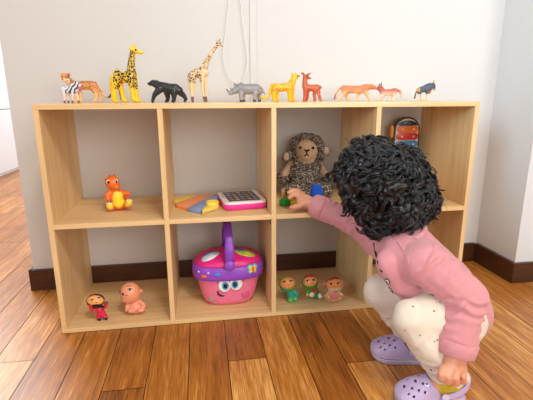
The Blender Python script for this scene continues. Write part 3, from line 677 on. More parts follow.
b = bmesh.new(); loft(b, [ring(HWt*.90, .074, z_rimlo-.002), ring(HWt*.985, .081, z_rimlo+.001), ring(HWt, .083, z_rimlo+.012), ring(HWt*.99, .082, z_rimhi-.006), ring(HWt*.94, .078, z_rimhi)])
PURP = plain('basket_purple', (150, 74, 200), .35, .05, 80); done(b, 'rim', PURP, rt)
z_top = on(229, 220+128/BK, 1, BC.y+.02).z; hl = max(.034, z_top-z_rimhi)
def lid(a, g=0):  # a 0..1 up the dome
    c = math.cos(a*math.pi/2); return ring(max(HWt*.93*c, .001)+g, max(.077*c, .001)+g, z_rimhi-.001+hl*math.sin(a*math.pi/2)+g)
b = bmesh.new(); loft(b, [lid(t/10) for t in range(11)]); done(b, 'lid', plain('basket_magenta', (228, 40, 130), .35, .04, 80), rt)
def lidpt(dx, dy, g=.0006):
    q = 1-(abs(dx)/(HWt*.93))**2.7-(abs(dy)/.077)**2.7
    # dome height from the same superellipse family
    s_ = ((abs(dx)/(HWt*.93))**2.7+(abs(dy)/.077)**2.7)**(1/2.7); s_ = min(s_, .999)
    return V((BC.x+dx, BC.y+dy, z_rimhi-.001+hl*math.sqrt(1-s_*s_)+g))
def decal(name, cx_, cy_, rx, ry, ang, mat, g=.0008, n=28):
    b = bmesh.new(); rings = []
    for k in (0.02, .35, .7, 1.0):
        rings.append([lidpt(cx_+(rx*math.cos(t)*math.cos(ang)-ry*math.sin(t)*math.sin(ang))*k, cy_+(rx*math.cos(t)*math.sin(ang)+ry*math.sin(t)*math.cos(ang))*k, g) for t in [2*math.pi*i/n for i in range(n)]])
    rings.append([p-V((0, 0, g+.001)) for p in rings[-1]])
    loft(b, rings); return done(b, name, mat, rt)
decal('sky_sticker', -.056, -.03, .031, .021, .5, plain('sticker_sky', (190, 214, 236), .4, .3, 90)); decal('cloud_sticker', -.052, -.040, .019, .009, .5, WHITEP, .0014)
decal('rainbow_sticker', -.062, -.018, .020, .005, .5, plain('sticker_lilac', (110, 130, 200), .4), .0014)
decal('meadow_sticker', .054, -.022, .034, .024, -.35, plain('sticker_green', (186, 206, 70), .4, .2, 90)); decal('pond_sticker', .040, -.008, .016, .010, -.3, plain('sticker_blue', (50, 130, 200), .4), .0014)
decal('sun_sticker', .062, -.026, .010, .008, 0, plain('sticker_yellow', (236, 220, 80), .4), .0014)
# handle arch over the middle, front to back
zh = on(188+185/BK, 220+22/BK, 1, BC.y-.02).z; zj = zat(205, BC.y-.08)
hp = []
for i in range(33):
    a = math.pi*i/32; yy = -.0865*math.cos(a); zz = zj+(zh-zj)*(math.sin(a)**.62)
    hp.append(V((BC.x+.001, BC.y+yy, zz)))
b = bmesh.new(); rings = []
for i, p in enumerate(hp):
    d = (hp[min(i+1, 32)]-hp[max(i-1, 0)]).normalized(); nx = V((1, 0, 0)); ny = d.cross(nx).normalized()
    w = .0128 if 4 < i < 28 else .0145
    rings.append([p+nx*w*math.copysign(abs(math.cos(t))**.5, math.cos(t))+ny*.0075*math.copysign(abs(math.sin(t))**.5, math.sin(t)) for t in [2*math.pi*k/20 for k in range(20)]])
loft(b, rings); hd = done(b, 'handle', plain('basket_violet', (128, 60, 176), .35, .06, 90), rt)
for s in (-1, 1):
    b = bmesh.new(); disc(b, (BC.x+.001, BC.y+s*.0895, zj+.002), (0, s, 0), .0165, .0075, 28); done(b, 'hinge', PURP, rt)
# features on the tub front
def tubY(z): 
    t = (z-T)/Hb; return BC.y-(.064+(.0735-.064)*max(0, min(1, (t-.15)/.8)))
def tpt(x, y, g=0):
    z = zat(y, BC.y-.07); X = on(188+x/BK, 220+y/BK, 1, BC.y-.07).x
    dx = abs(X-BC.x)/(HWt*.86); yy = (BC.y-tubY(z))*(max(.02, 1-dx**2.7))**(1/2.7)
    return V((X, BC.y-yy-g, z))
px_ = sc_/BK
def flat(name, x, y, rx, ry, mat, g=0, th=.0016, roll=0, parent=None):
    b = bmesh.new(); p = tpt(x, y, g); p2 = tpt(x+8, y, g); n = V((-(p2.y-p.y), (p2.x-p.x), 0)).normalized()*-1 if False else V((p2.y-p.y, -(p2.x-p.x), .12*(p2.x-p.x))).normalized()
    X = V((0, 0, 1)).cross(n).normalized(); Z = n.cross(X)
    if roll: X, Z = X*math.cos(roll)+Z*math.sin(roll), -X*math.sin(roll)+Z*math.cos(roll)
    rg = lambda k, h: [p+n*h+X*(rx*px_*math.cos(2*math.pi*i/28)*k)+Z*(ry*px_*math.sin(2*math.pi*i/28)*k) for i in range(28)]
    loft(b, [rg(1, -.004), rg(1, th*.6), rg(.85, th), rg(.3, th*1.15)]); return done(b, name, mat, rt)
IRIS = plain('iris_blue', (70, 160, 214), .3)
for ex, ey, px2 in ((166, 294, 4), (219, 290, -6)):
    flat('eye', ex, ey, 28, 31, WHITEP, 0, .0022); flat('iris', ex+px2, ey+2, 16, 19, IRIS, .0022, .001); flat('pupil', ex+px2, ey+2, 9.5, 11.5, BLACK, .0032, .0008)
for pts in (((142, 276), (133, 266)), ((140, 286), (130, 281)), ((150, 268), (144, 258)), ((243, 272), (250, 262)), ((246, 282), (256, 277)), ((236, 264), (241, 255))):
    b = bmesh.new(); tube(b, [tpt(*pts[0], .001), tpt(*pts[1], .0015)], [.0011, .0006], 6); done(b, 'eyelash', BLACK, rt)
b = bmesh.new(); mp = [(134, 322), (137, 333), (145, 341), (156, 345), (168, 345)]; tube(b, [tpt(x, y, .0004) for x, y in mp], [.0016, .0034, .0036, .0026, .001], 8); tube(b, [tpt(130, 325, .0004), tpt(141, 320, .0004)], [.001, .0012], 6); done(b, 'smile', BLACK, rt)
flat('cheek', 262, 346, 20, 18, plain('cheek_pink', (214, 86, 130), .4, .12, 300), 0, .0008); flat('sticker_badge', 108, 362, 15, 8, plain('badge_grey', (150, 150, 130), .4), 0, .001, -.4)
def rimpt(x, y):
    z = zat(y, BC.y-.083); X = on(188+x/BK, 220+y/BK, 1, BC.y-.075).x; dx = min(.995, abs(X-BC.x)/HWt); return V((X, BC.y-.083*(1-dx**2.7)**(1/2.7), z))
def rimflat(name, x, y, rx, ry, mat, th=.002, g=0):
    p = rimpt(x, y); p2 = rimpt(x+6, y); n = V((p2.y-p.y, -(p2.x-p.x), 0)).normalized(); X = V((0, 0, 1)).cross(n).normalized(); Z = V((0, 0, 1)); p = p+n*g
    b = bmesh.new(); rg = lambda k, h: [p+n*h+X*(rx*px_*math.cos(2*math.pi*i/24)*k)+Z*(ry*px_*math.sin(2*math.pi*i/24)*k) for i in range(24)]
    loft(b, [rg(1, -.004), rg(1, th*.6), rg(.8, th)]); return done(b, name, mat, rt)
rimflat('button', 72, 257, 14, 7, plain('button_orange', (240, 110, 40), .35), .003); rimflat('button', 133, 247, 15, 7, plain('button_blue', (60, 150, 230), .35), .003)
for dx, dy, rx, ry in ((-11, -8, 13, 14), (11, -8, 13, 14), (-10, 10, 11, 11), (10, 10, 11, 11)): rimflat('butterfly_wing', 293+dx, 234+dy, rx, ry, plain('butterfly_teal', (86, 196, 220), .35), .003)
for dx, dy, rx, ry in ((-9, -6, 9, 10), (9, -6, 9, 10), (-8, 9, 7, 7), (8, 9, 7, 7)): rimflat('butterfly_patch', 293+dx, 234+dy, rx, ry, plain('butterfly_yellow', (250, 206, 50), .35), .0012, .003)
rimflat('butterfly_body', 293, 236, 3.5, 17, plain('butterfly_red', (196, 60, 120), .35), .0016, .0038)
for x_, y_ in ((48, 240), (92, 240)): rimflat('star', x_, y_, 4, 4, WHITEP, .001)

# ------------------------------------------------------------------ dolls
SKIN_T = (236, 160, 92)
def doll_face(f, eyes, mouth, rgb_iris=(60, 90, 130), s=1, brow=None):
    mouth = (mouth[0], mouth[1], (f.depth(mouth[0], mouth[1]) or mouth[2])+.5)
    for (x, y, d) in eyes:
        d = (f.depth(x, y) or d)-1
        f.bits('eye', WHITEP, [('e', (x, y, d), (13*s, 9*s, 5*s))]); f.bits('iris', plain('iris_%d' % rgb_iris[2], rgb_iris, .3), [('e', (x, y+1*s, d+3*s), (8*s, 8*s, 4*s))])
        f.bits('eyelid_line', BLACK, [('c', [(x-13*s, y-3*s, 2.4*s, d+2*s), (x, y-9*s, 2.8*s, d+3*s), (x+13*s, y-4*s, 2.4*s, d+2*s)])])
    f.bits('mouth', plain('doll_lips', (206, 70, 80), .4), [('c', [(mouth[0]-7*s, mouth[1], 3*s, mouth[2]), (mouth[0]+7*s, mouth[1], 3*s, mouth[2])])])
SKINP = painted('doll_vinyl', .4, .1)
# ladybird doll
f = Fig('toy_doll', 'small doll in a red and black spotted suit with both arms raised', 'doll', 84, 286, 10.54, None, 180, 358, T, 'dolls in the lower cells')
b = bmesh.new(); f.ell(b, (146, 132, 0), (92, 72, 72)); f.chains(b, [(160, 190, 34), (178, 235, 40), (184, 275, 42)], [(140, 222, 24), (106, 232, 21, 20), (92, 205, 20, 40)], [(205, 222, 24), (238, 208, 21, 20), (248, 172, 20, 40)], [(166, 285, 30, 0), (160, 325, 25, 6), (166, 346, 20, 14)], [(206, 285, 30, 0), (222, 320, 25, 6), (232, 342, 20, 14)])
def cc(x, y, d, n):
    e = ((x-146)/84)**2+((y-130)/58)**2
    if d > 22 and e < 1 and y < 178: return C(240, 166, 84)
    if y < 178: return C(96, 40, 44)
    if 174 < y < 222 and 108 < x < 222 and d > -20: return C(22, 20, 24)
    if y > 338: return C(24, 22, 26)
    return C(26, 20, 24) if vor(x, y, d, .022)[1] < .2 else C(224, 36, 76)
f.skin('body', b, SKINP, cc, .0013)
doll_face(f, ((112, 130, 66), (182, 112, 64)), (152, 140+16, 68), (90, 150, 190), 1.3)
# bald baby doll
f = Fig('toy_doll', 'bald bare pink baby doll with a big head sitting beside the ladybird-suited doll', 'doll', 116, 276, 10, None, 200, 366, T, 'dolls in the lower cells')
b = bmesh.new(); f.ell(b, (162, 148, 0), (100, 108, 95)); f.ell(b, (140, 196, 24), (70, 56, 66)); f.chains(b, [(185, 235, 40, 0), (200, 290, 68, 0), (205, 310, 62, 10)], [(150, 250, 24, 20), (122, 285, 22, 40), (116, 330, 20, 50)], [(245, 250, 24, 20), (275, 280, 22, 40), (286, 300, 19, 44)], [(170, 322, 30, 30), (150, 340, 26, 80), (180, 344, 22, 86)], [(235, 322, 30, 30), (262, 338, 26, 70), (238, 346, 22, 86)], [(262, 136, 18, -8), (272, 132, 14, -10)])
f.skin('body', b, SKINP, lambda x, y, d, n: C(232, 150, 122) if y > 232 else C(236, 156, 116), .0016)
doll_face(f, ((94, 166, 70), (162, 118, 92)), (126, 176, 92), (40, 90, 90), 1.45)
f.bits('eyebrow', plain('brow_brown', (96, 60, 50), .6), [('c', [(58, 136, 3, f.depth(60, 136)), (78, 124, 4, f.depth(78, 124))])]); f.bits('eyebrow', plain('brow_brown', (96, 60, 50), .6), [('c', [(136, 80, 4, f.depth(136, 80)), (170, 76, 4, f.depth(170, 76))])])
# turquoise doll
f = Fig('toy_doll', 'doll in a green hood and turquoise suit, leftmost of the three beside the basket', 'doll', 274, 268, 11.1, None, 190, 362, T, 'dolls in the lower cells')
b = bmesh.new(); f.ell(b, (146, 138, 0), (98, 84, 80)); f.chains(b, [(165, 205, 42), (185, 250, 50), (195, 290, 48)], [(130, 215, 22, 14), (112, 215, 17, 40), (104, 185, 13, 60)], [(225, 225, 22, 10), (252, 262, 20, 26), (262, 290, 16, 34)], [(175, 300, 32, 12), (180, 335, 27, 40), (186, 340, 22, 56)], [(225, 295, 30, 12), (238, 325, 26, 40), (242, 332, 22, 52)])
def cc(x, y, d, n):
    if d > 18 and ((x-152)/84)**2+((y-130)/64)**2 < 1: return C(232, 150, 80)
    if y < 215 and not (x < 126 and d > 34): return C(130, 160, 44)
    if y > 316: return C(110, 190, 110)
    return C(46, 160, 130)
f.skin('body', b, SKINP, cc, .0014); doll_face(f, ((112, 116, 72), (182, 112, 74)), (158, 152, 78), (60, 90, 140), 1.4)
# green doll
f = Fig('toy_doll', 'doll in a bright green suit with red tuft and white shoes, middle of the three', 'doll', 298, 268, 11.1, None, 175, 340, T, 'dolls in the lower cells')
b = bmesh.new(); f.ell(b, (128, 136, 0), (92, 84, 80)); f.chains(b, [(142, 200, 50), (170, 250, 56), (190, 285, 52)], [(105, 225, 24, 14), (96, 265, 20, 30), (104, 290, 16, 36)], [(160, 290, 30, 30), (150, 285, 28, 64)], [(225, 290, 32, 16), (245, 310, 27, 44)])
def cc(x, y, d, n):
    if d > 18 and ((x-132)/80)**2+((y-126)/62)**2 < 1: return C(232, 150, 86)
    if y < 76 and d > -40: return C(170, 40, 40)
    if ((x-152)/30)**2+((y-286)/36)**2 < 1 and d > 66: return C(238, 236, 230)
    if ((x-250)/28)**2+((y-310)/36)**2 < 1 and d > 32: return C(238, 236, 230)
    if ((x-175)/34)**2+((y-245)/26)**2 < 1 and d > 26: return C(190, 50, 70)
    if x < 118 and y > 268: return C(232, 180, 90)
    return C(70, 140, 40)
f.skin('body', b, SKINP, cc, .0014); doll_face(f, ((100, 122, 70), (166, 118, 72)), (146, 148, 78), (50, 60, 110), 1.4)
f.bits('hair_tuft', plain('doll_red_hair', (170, 36, 40), .5), [('c', [(100, 66, 12, 20), (130, 54, 14, 26), (156, 66, 10, 24)])])
# giraffe doll
f = Fig('toy_doll', 'doll in an orange and cream animal suit with pink ears, rightmost of the three', 'doll', 316, 268, 10.53, None, 185, 362, T, 'dolls in the lower cells')
b = bmesh.new(); f.ell(b, (190, 158, 0), (88, 78, 78)); f.chains(b, [(190, 225, 50), (185, 275, 58), (185, 310, 52)], [(140, 245, 24, 14), (112, 275, 21, 30), (96, 285, 17, 36)], [(235, 245, 24, 14), (258, 275, 21, 30), (272, 290, 17, 36)], [(150, 315, 30, 26), (130, 315, 26, 64), (128, 300, 22, 74)], [(220, 315, 30, 26), (240, 318, 26, 64), (244, 302, 22, 74)], [(115, 145, 20, -6), (88, 134, 18, 0), (76, 130, 12, 2)], [(265, 150, 20, -6), (296, 152, 18, 0), (310, 154, 12, 2)])
def cc(x, y, d, n):
    if y < 175 and (x < 108 or x > 272): return C(222, 110, 110)
    if d > 14 and ((x-190)/80)**2+((y-152)/56)**2 < 1: return C(230, 146, 66)
    if 200 < y < 236 and d > 0: return C(226, 206, 176)
    if ((x-185)/36)**2+((y-285)/40)**2 < 1 and d > 30: return C(224, 120, 130)
    if y < 110: return C(150, 60, 50)
    return C(236, 210, 170) if vor(x, y, d, .05)[0] < .14 else C(206, 116, 46)
f.skin('body', b, SKINP, cc, .0014); doll_face(f, ((152, 154, 70), (224, 154, 70)), (188, 182, 80), (70, 50, 60), 1.3)
f.bits('hair_tuft', plain('doll_maroon', (140, 50, 50), .5), [('c', [(150, 90, 10, 20), (185, 80, 13, 26), (226, 92, 10, 20)])])

# ------------------------------------------------------------------ the child
exec_child = True
def W_(u, v, Y): return on(u, v, 1, Y)
root = empty('person', (.95, -.34, 0), 'small child with black curly hair squatting in pink jacket, reaching into the shelf', 'person')
SKIN = plain('skin', (214, 150, 118), .5, .05, 90, sss=.12)
HEADC = V((.858, -.235, .452)); FACE = V((-.5, .82, -.28)).normalized()
FR = FACE.cross(V((0, 0, 1))).normalized(); FU = FR.cross(FACE).normalized()
hd = lambda a, b_, c: HEADC+FR*a+FACE*b_+FU*c       # right, forward, up on the head
SHL, SHR = V((.893, -.372, .318)), V((.872, -.195, .312))
ELL, WRL = W_(467, 297, -.430), W_(455, 350, -.452)
ELR, WRR = W_(362, 226, -.10), W_(312, 204, .005)
HIP = V((.984, -.332, .158)); NECK = V((.882, -.272, .345))
KNL, ANL = W_(412, 318, -.405), V((.950, -.431, .06))
KNR, ANR = W_(381, 291, -.25), V((.953, -.272, .06))
# clog frames: heel -> toe directions
CLN = (V((.826, -.421, 0)), V((.979, -.445, 0))); CLF = (V((.843, -.240, 0)), V((.994, -.284, 0)))
b = bmesh.new()
rotm = Matrix((FR, FACE, FU)).transposed()
ell(b, hd(0, -.004, .012), (.070, .080, .082), mtx=rotm); ell(b, hd(0, .026, -.038), (.056, .050, .052), mtx=rotm)
for s in (-1, 1):
    ell(b, hd(s*.040, .048, -.034), (.026, .026, .024), mtx=rotm); ell(b, hd(s*.071, -.004, -.022), (.009, .016, .022), mtx=rotm)
    ell(b, hd(s*.026, .072, .006), (.020, .008, .007), mtx=rotm)
ell(b, hd(0, .080, -.030), (.012, .012, .010), mtx=rotm); capsule(b, hd(0, .074, -.005), .007, hd(0, .082, -.028), .009)
ell(b, hd(0, .072, -.056), (.018, .008, .006), mtx=rotm); ell(b, hd(0, .070, -.064), (.015, .008, .005), mtx=rotm); ell(b, hd(0, .060, -.080), (.020, .016, .014), mtx=rotm)
chain(b, [(hd(0, -.018, -.05), .040), (NECK, .036), (V((.90, -.285, .30)), .05)])
chain(b, [(V((.905, -.285, .285)), .066), (V((.955, -.31, .22)), .074), (HIP, .078)])
chain(b, [(V((.898, -.30, .305)), .04), (SHL, .036), (ELL, .026), (WRL, .019)]); chain(b, [(V((.895, -.26, .305)), .04), (SHR, .036), (ELR, .026), (WRR, .019)])
for KN, AN, CL, sy in ((KNL, ANL, CLN, -1), (KNR, ANR, CLF, 1)):
    chain(b, [(HIP+V((0, sy*.045, 0)), .055), (KN, .036), (KN.lerp(AN, .45), .033), (AN, .024)])
    toe, heel = CL; dirn = (toe-heel).normalized(); hl_ = heel+dirn*.028
    chain(b, [(hl_+V((0, 0, .042)), .022), (heel+dirn*.075+V((0, 0, .040)), .022), (heel+dirn*.112+V((0, 0, .032)), .013)]); chain(b, [(AN, .024), (hl_+V((0, 0, .045)), .024)])
# hands
def pw(pts): return [(W_(386+x/5.92, 350+y/5.92, Y-.024), r) for x, y, Y, r in pts]
chain(b, [(WRL, .020)]+pw([(385, 70, -.438, .019), (375, 104, -.446, .015)])); chain(b, [(WRL, .020)]+pw([(425, 72, -.434, .019), (435, 106, -.440, .015)]))
chain(b, pw([(385, 110, -.446, .015), (440, 112, -.438, .015)]))
for pts in ([(345, 112, -.450, .0105), (328, 142, -.460, .0086), (322, 164, -.459, .0080), (330, 172, -.446, .0070)],
            [(378, 114, -.452, .0105), (366, 156, -.463, .0088), (364, 184, -.461, .0082), (372, 190, -.446, .0072)],
            [(414, 116, -.448, .0105), (411, 162, -.460, .0088), (411, 192, -.457, .0082), (416, 196, -.442, .0072)],
            [(448, 114, -.442, .0100), (456, 156, -.451, .0080), (459, 182, -.448, .0075), (458, 188, -.434, .0066)],
            [(360, 90, -.428, .0115), (352, 120, -.416, .0095), (362, 150, -.414, .0080)]):
    chain(b, pw(pts))
def ph(pts): return [(W_(272+x/8.33, 176+y/8.33, Y), r) for x, y, Y, r in pts]
chain(b, [(WRR, .019)]+ph([(285, 205, .018, .019), (245, 185, .032, .017)])); chain(b, [(WRR, .018)]+ph([(275, 225, .008, .016), (240, 215, .015, .014)])); chain(b, ph([(250, 160, .04, .012), (235, 185, .03, .014), (245, 215, .018, .013)]))
for pts in ([(262, 228, .004, .0105), (222, 252, -.002, .0090), (190, 260, .000, .0082), (162, 263, .006, .0072)],
            [(238, 178, .030, .0096), (206, 152, .036, .0090), (172, 160, .034, .0082), (150, 178, .028, .0074)],
            [(240, 160, .040, .0094), (205, 128, .050, .0088), (165, 122, .052, .0080), (142, 142, .048, .0072)],
            [(244, 156, .048, .0092), (212, 122, .062, .0086), (178, 122, .066, .0078), (160, 140, .064, .0070)],
            [(252, 160, .054, .0086), (228, 134, .070, .0078), (204, 136, .076, .0070), (190, 150, .076, .0064)]):
    chain(b, ph(pts))
bm = remesh(b, .0021, 2)
body = done(bm, 'body', SKIN, root)
for s in (-1, 1):
    b = bmesh.new(); ell(b, hd(s*.027, .066, -.008), (.0105, .0105, .0085), mtx=rotm); done(b, 'eye', WHITEP, root)
    b = bmesh.new(); ell(b, hd(s*.027, .0745, -.008), (.0052, .0034, .0052), mtx=rotm); done(b, 'iris', BLACK, root)
    b = bmesh.new(); tube(b, [hd(s*.014, .078, .010), hd(s*.027, .079, .015), hd(s*.042, .070, .011)], [.0014, .002, .001], 6); done(b, 'eyebrow', plain('brow_black', (30, 24, 22), .7), root)
b = bmesh.new(); tube(b, [hd(-.016, .0755, -.059), hd(-.006, .0815, -.0575), hd(0, .082, -.059), hd(.006, .0815, -.0575), hd(.016, .0755, -.059)], [.0012, .0028, .0028, .0028, .0012], 8); done(b, 'lips', plain('lips', (188, 100, 92), .45), root)

# hair
HAIRM = plain('black_hair', (12, 11, 14), .36, .3, 300, spec=.6)
def hairshape(n=0):
    b = bmesh.new(); Hc = W_(385, 184, -.235)
    for (u, v, Y, r) in ((372, 176, -.24, .088), (396, 181, -.22, .085), (352, 178, -.235, .050), (368, 164, -.2, .066), (396, 168, -.2, .062), (412, 194, -.235, .062), (416, 202, -.21, .054), (395, 204, -.275, .072), (380, 208, -.25, .070), (362, 196, -.25, .058), (404, 208, -.24, .056), (385, 180, -.29, .070), (390, 214, -.27, .038), (374, 216, -.235, .038), (350, 200, -.22, .036)):
        ell(b, W_(u, v, Y), (r, r, r*.97), 20, 14)
    return b
hb = remesh(hairshape(), .004, 4)
# keep the face side open
for v in list(hb.verts):
    q = v.co-HEADC; fwd = q.dot(FACE); up = q.dot(FU)
    lim = .056 if up < .045 else .10
    if fwd > lim: v.co -= FACE*(fwd-lim)
hb.normal_update()
surf = [(v.co.copy(), v.normal.copy()) for v in hb.verts]
for v in hb.verts: v.co += v.normal*(noise.noise(v.co*70)*.006+noise.noise(v.co*160)*.002-.004)
rr = random.Random(11)
cnt = 0
while cnt < 330:
    p, n = rr.choice(surf)
    q = p-HEADC
    if q.dot(FACE) > .05 and q.dot(FU) < .04: continue
    cnt += 1
    down = V((rr.uniform(-.9, .9), rr.uniform(-.9, .9), -1)); t = (down-n*down.dot(n)); t = t.normalized() if t.length > .1 else frame(n)[0]
    side = n.cross(t).normalized(); L = rr.uniform(.035, .075); R0 = rr.uniform(.0065, .0125); turns = L/rr.uniform(.026, .042); ph0 = rr.uniform(0, 6.28)
    m = int(10*turns)+6; crv = rr.uniform(-.6, .6); lift = rr.uniform(.002, .010)
    for st in range(7):
        o1, o2 = rr.uniform(-.0036, .0036), rr.uniform(-.0025, .0025); dp = rr.uniform(-.25, .25); l0 = rr.uniform(0, .1)
        w0 = rr.uniform(.0010, .0019); pts = []; rad = []
        for i in range(m):
            s_ = l0+(1-l0)*i/(m-1); a = ph0+dp+turns*2*math.pi*s_
            c = p+t*(L*(s_-.4))+side*(crv*L*(s_-.35)**2*1.6+o1)-n*((L*(s_-.4))**2/.17-o2)+n*(-.003+lift*s_)
            r_ = R0*(.55+.5*s_)
            pts.append(c+side*(r_*math.cos(a))+n*(r_*.7*math.sin(a))); rad.append(w0*(1-.6*s_**3))
        tube(hb, pts, rad, 4)
for _ in range(90):      # loose wisps that stand off the outline
    p, n = rr.choice(surf)
    if (p-HEADC).dot(FACE) > .05: continue
    x, y, z = frame(n); a0 = rr.uniform(0, 6.28); L = rr.uniform(.014, .028); R0 = rr.uniform(.006, .011)
    pts = [p+n*(L*i/13)+(x*math.cos(a0+i*.5)+y*math.sin(a0+i*.5))*R0*(i/13) for i in range(14)]
    tube(hb, pts, [.0008*(1-.5*i/13) for i in range(14)], 4)
done(hb, 'hair', HAIRM, root)

# clothes
PINKJ = None
def fabric(name, rgb, sc=900, bump=.35, sheen=.25):
    return plain(name, rgb, .9, .05, sc, bump, sheen=sheen, spec=.2)
PINKJ = fabric('pink_fleece', (206, 138, 142)); CREAM = fabric('cream_cotton', (218, 204, 186), 700, .3); SOCKM = fabric('mustard_sock', (190, 158, 48))
def folds(bm, axis_pts, amp, freq, jitter):
    """soft cloth creases running round a limb"""
    for v in bm.verts:
        best = None
        for a, c in zip(axis_pts, axis_pts[1:]):
            d = c-a; t = max(0, min(1, (v.co-a).dot(d)/d.length_squared)); q = a+d*t; L = (v.co-q).length
            if best is None or L < best[0]: best = (L, t, a)
        n = noise.noise(v.co*26)*jitter
        v.co += v.normal*0
def crease(bm, fn):
    bm.normal_update(); mv = [(v, v.normal*fn(v.co)) for v in bm.verts]
    for v, d in mv: v.co += d
b = bmesh.new()
chain(b, [(V((.900, -.283, .300)), .074), (V((.925, -.295, .265)), .080), (V((.965, -.312, .222)), .088), (V((.995, -.322, .185)), .090), (V((1.018, -.333, .165)), .080)])
chain(b, [(V((.90, -.325, .305)), .056), (SHL+V((.004, -.002, -.008)), .050), (SHL.lerp(ELL, .5), .047), (ELL, .044), (ELL.lerp(WRL, .45), .040), (ELL.lerp(WRL, .78), .0405)])
chain(b, [(V((.89, -.24, .300)), .052), (SHR+V((0, 0, -.006)), .046), (SHR.lerp(ELR, .6), .042), (ELR, .039), (ELR.lerp(WRR, .5), .035), (ELR.lerp(WRR, .76), .033)])
chain(b, [(V((.89, -.36, .30)), .045), (V((.88, -.30, .315)), .052), (V((.872, -.22, .30)), .045)])
chain(b, [(W_(388, 262, -.325), .030), (W_(401, 284, -.335), .030), (W_(425, 292, -.345), .034)])
jk = remesh(b, .003, 4)
def jf(co):
    s = .0035*noise.noise(V((co.x*22, co.y*22, co.z*14)))
    dl = (co-ELL).length
    # sleeve creases gather at elbow and wrist
    for A, B in ((SHL, ELL), (ELL, WRL), (SHR, ELR), (ELR, WRR)):
        d = B-A; t = (co-A).dot(d)/d.length_squared
        if -.05 < t < 1.0 and (co-(A+d*t)).length < .06:
            s += .0042*math.sin(t*d.length*260+4*noise.noise(co*24)+co.dot(V((30, 18, -22))))*max(0, .35+noise.noise(co*16+V((3, 1, 7))))
    return s
crease(jk, jf); crease(jk, lambda co: .0012*noise.noise(co*60))
jacket = done(jk, 'jacket', PINKJ, root)
def cuff(A, B, t0, t1, r0, r1, nm):
    d = (B-A); x, y, z = frame(d); b = bmesh.new(); rings = []
    prof = [(0, r0*.97), (.06, r0*1.03), (.5, (r0+r1)/2*1.03), (.94, r1*1.02), (1, r1*.97), (.9, r1*.86)]
    for s, r in prof:
        p = A+d*(t0+(t1-t0)*s); rings.append([p+(x*math.cos(2*math.pi*k/72)+y*math.sin(2*math.pi*k/72))*(r+(.0005 if k % 2 else -.0005)) for k in range(72)])
    loft(b, rings); o = done(b, nm, PINKJ, root, parent=jacket); return o
cuff(ELL, WRL, .80, 1.07, .0425, .0395, 'cuff'); cuff(ELR, WRR, .72, .97, .0355, .0325, 'cuff')
# collar band
b = bmesh.new(); cc_ = V((.887, -.279, .348)); nn = V((-.35, .1, 1)).normalized(); x, y, z = frame(nn)
tube(b, [cc_+(x*math.cos(2*math.pi*k/36)+y*math.sin(2*math.pi*k/36))*.053 for k in range(36)], .0068, 8, closed=True, flat=1.0); done(b, 'collar', PINKJ, root, parent=jacket)
# zip edge and the eye-shaped badges near the hem
def cast(objs, u, v):
    d = (FW+RT*((u-266.5)/FPX)+UP*((200-v)/FPX)).normalized(); best = None
    for o in objs:
        bmx = bmesh.new(); bmx.from_mesh(o.data); bmx.transform(Matrix.Translation(root.location)); tr = BVHTree.FromBMesh(bmx); bmx.free()
        h = tr.ray_cast(CAM, d)
        if h[0] is not None and (best is None or h[3] < best[2]): best = (h[0], h[1], h[3])
    return best
def badge(u, v, r, mats, parent, objs, nm, ry=None):
    h = cast(objs, u, v)
    if h is None: return
    for i, (m, k) in enumerate(mats):
        b = bmesh.new(); disc(b, h[0]+h[1]*(.0004+.0009*i), h[1], r*k, .0012, 20, (ry or r)*k); done(b, nm if i == 0 else nm+'_centre', m, root, parent=parent)
DARKP = plain('badge_black', (30, 26, 28), .6)
for u, v in ((387.5, 281), (391, 290)): badge(u, v, .0062, ((DARKP, 1), (WHITEP, .66), (DARKP, .36)), jacket, [jacket], 'badge', .0085)
b = bmesh.new(); zp = [cast([jacket], u, v) for u, v in ((374, 243), (375.5, 252), (378, 262), (382, 272))]
tube(b, [h[0]+h[1]*.0006 for h in zp if h], .0022, 6); 
if len(b.verts): done(b, 'front_placket', plain('dark_shirt', (34, 30, 34), .8), root, parent=jacket)
else: b.free()
b = bmesh.new(); sm = [cast([jacket], u, v) for u, v in ((398, 243), (404, 252), (409, 262), (411, 272))]
tube(b, [h[0]+h[1]*.0002 for h in sm if h], .0016, 6)
if len(b.verts): done(b, 'shoulder_seam', PINKJ, root, parent=jacket)
else: b.free()

# trousers
b = bmesh.new()
chain(b, [(HIP+V((.006, -.002, -.008)), .074), (HIP+V((.012, 0, -.014)), .066)])
for KN, AN, sy in ((KNL, ANL, -1), (KNR, ANR, 1)):
    chain(b, [(HIP+V((0, sy*.042, .005)), .068), (HIP.lerp(KN, .55)+V((0, sy*.02, .01)), .055), (KN, .043), (KN.lerp(AN, .2), .042), (KN.lerp(AN, .5), .040), (KN.lerp(AN, .85), .037), (AN+V((.002, 0, .004)), .034)])
tr = remesh(b, .003, 4)
def tf(co):
    s = .0045*noise.noise(co*26)
    for KN, AN in ((KNL, ANL), (KNR, ANR)):
        d = AN-KN; t = (co-KN).dot(d)/d.length_squared
        if 0 < t < 1.2 and (co-(KN+d*t)).length < .06:
            s += .0042*math.sin(t*d.length*200+4*noise.noise(co*20)+co.dot(V((40, 20, 0))))*max(0, t-.15+.4*noise.noise(co*18))
    return s
crease(tr, tf)
pants = done(tr, 'trousers', CREAM, root)
RED = plain('print_red', (196, 60, 66), .7); NAVY = plain('print_navy', (60, 60, 84), .7)
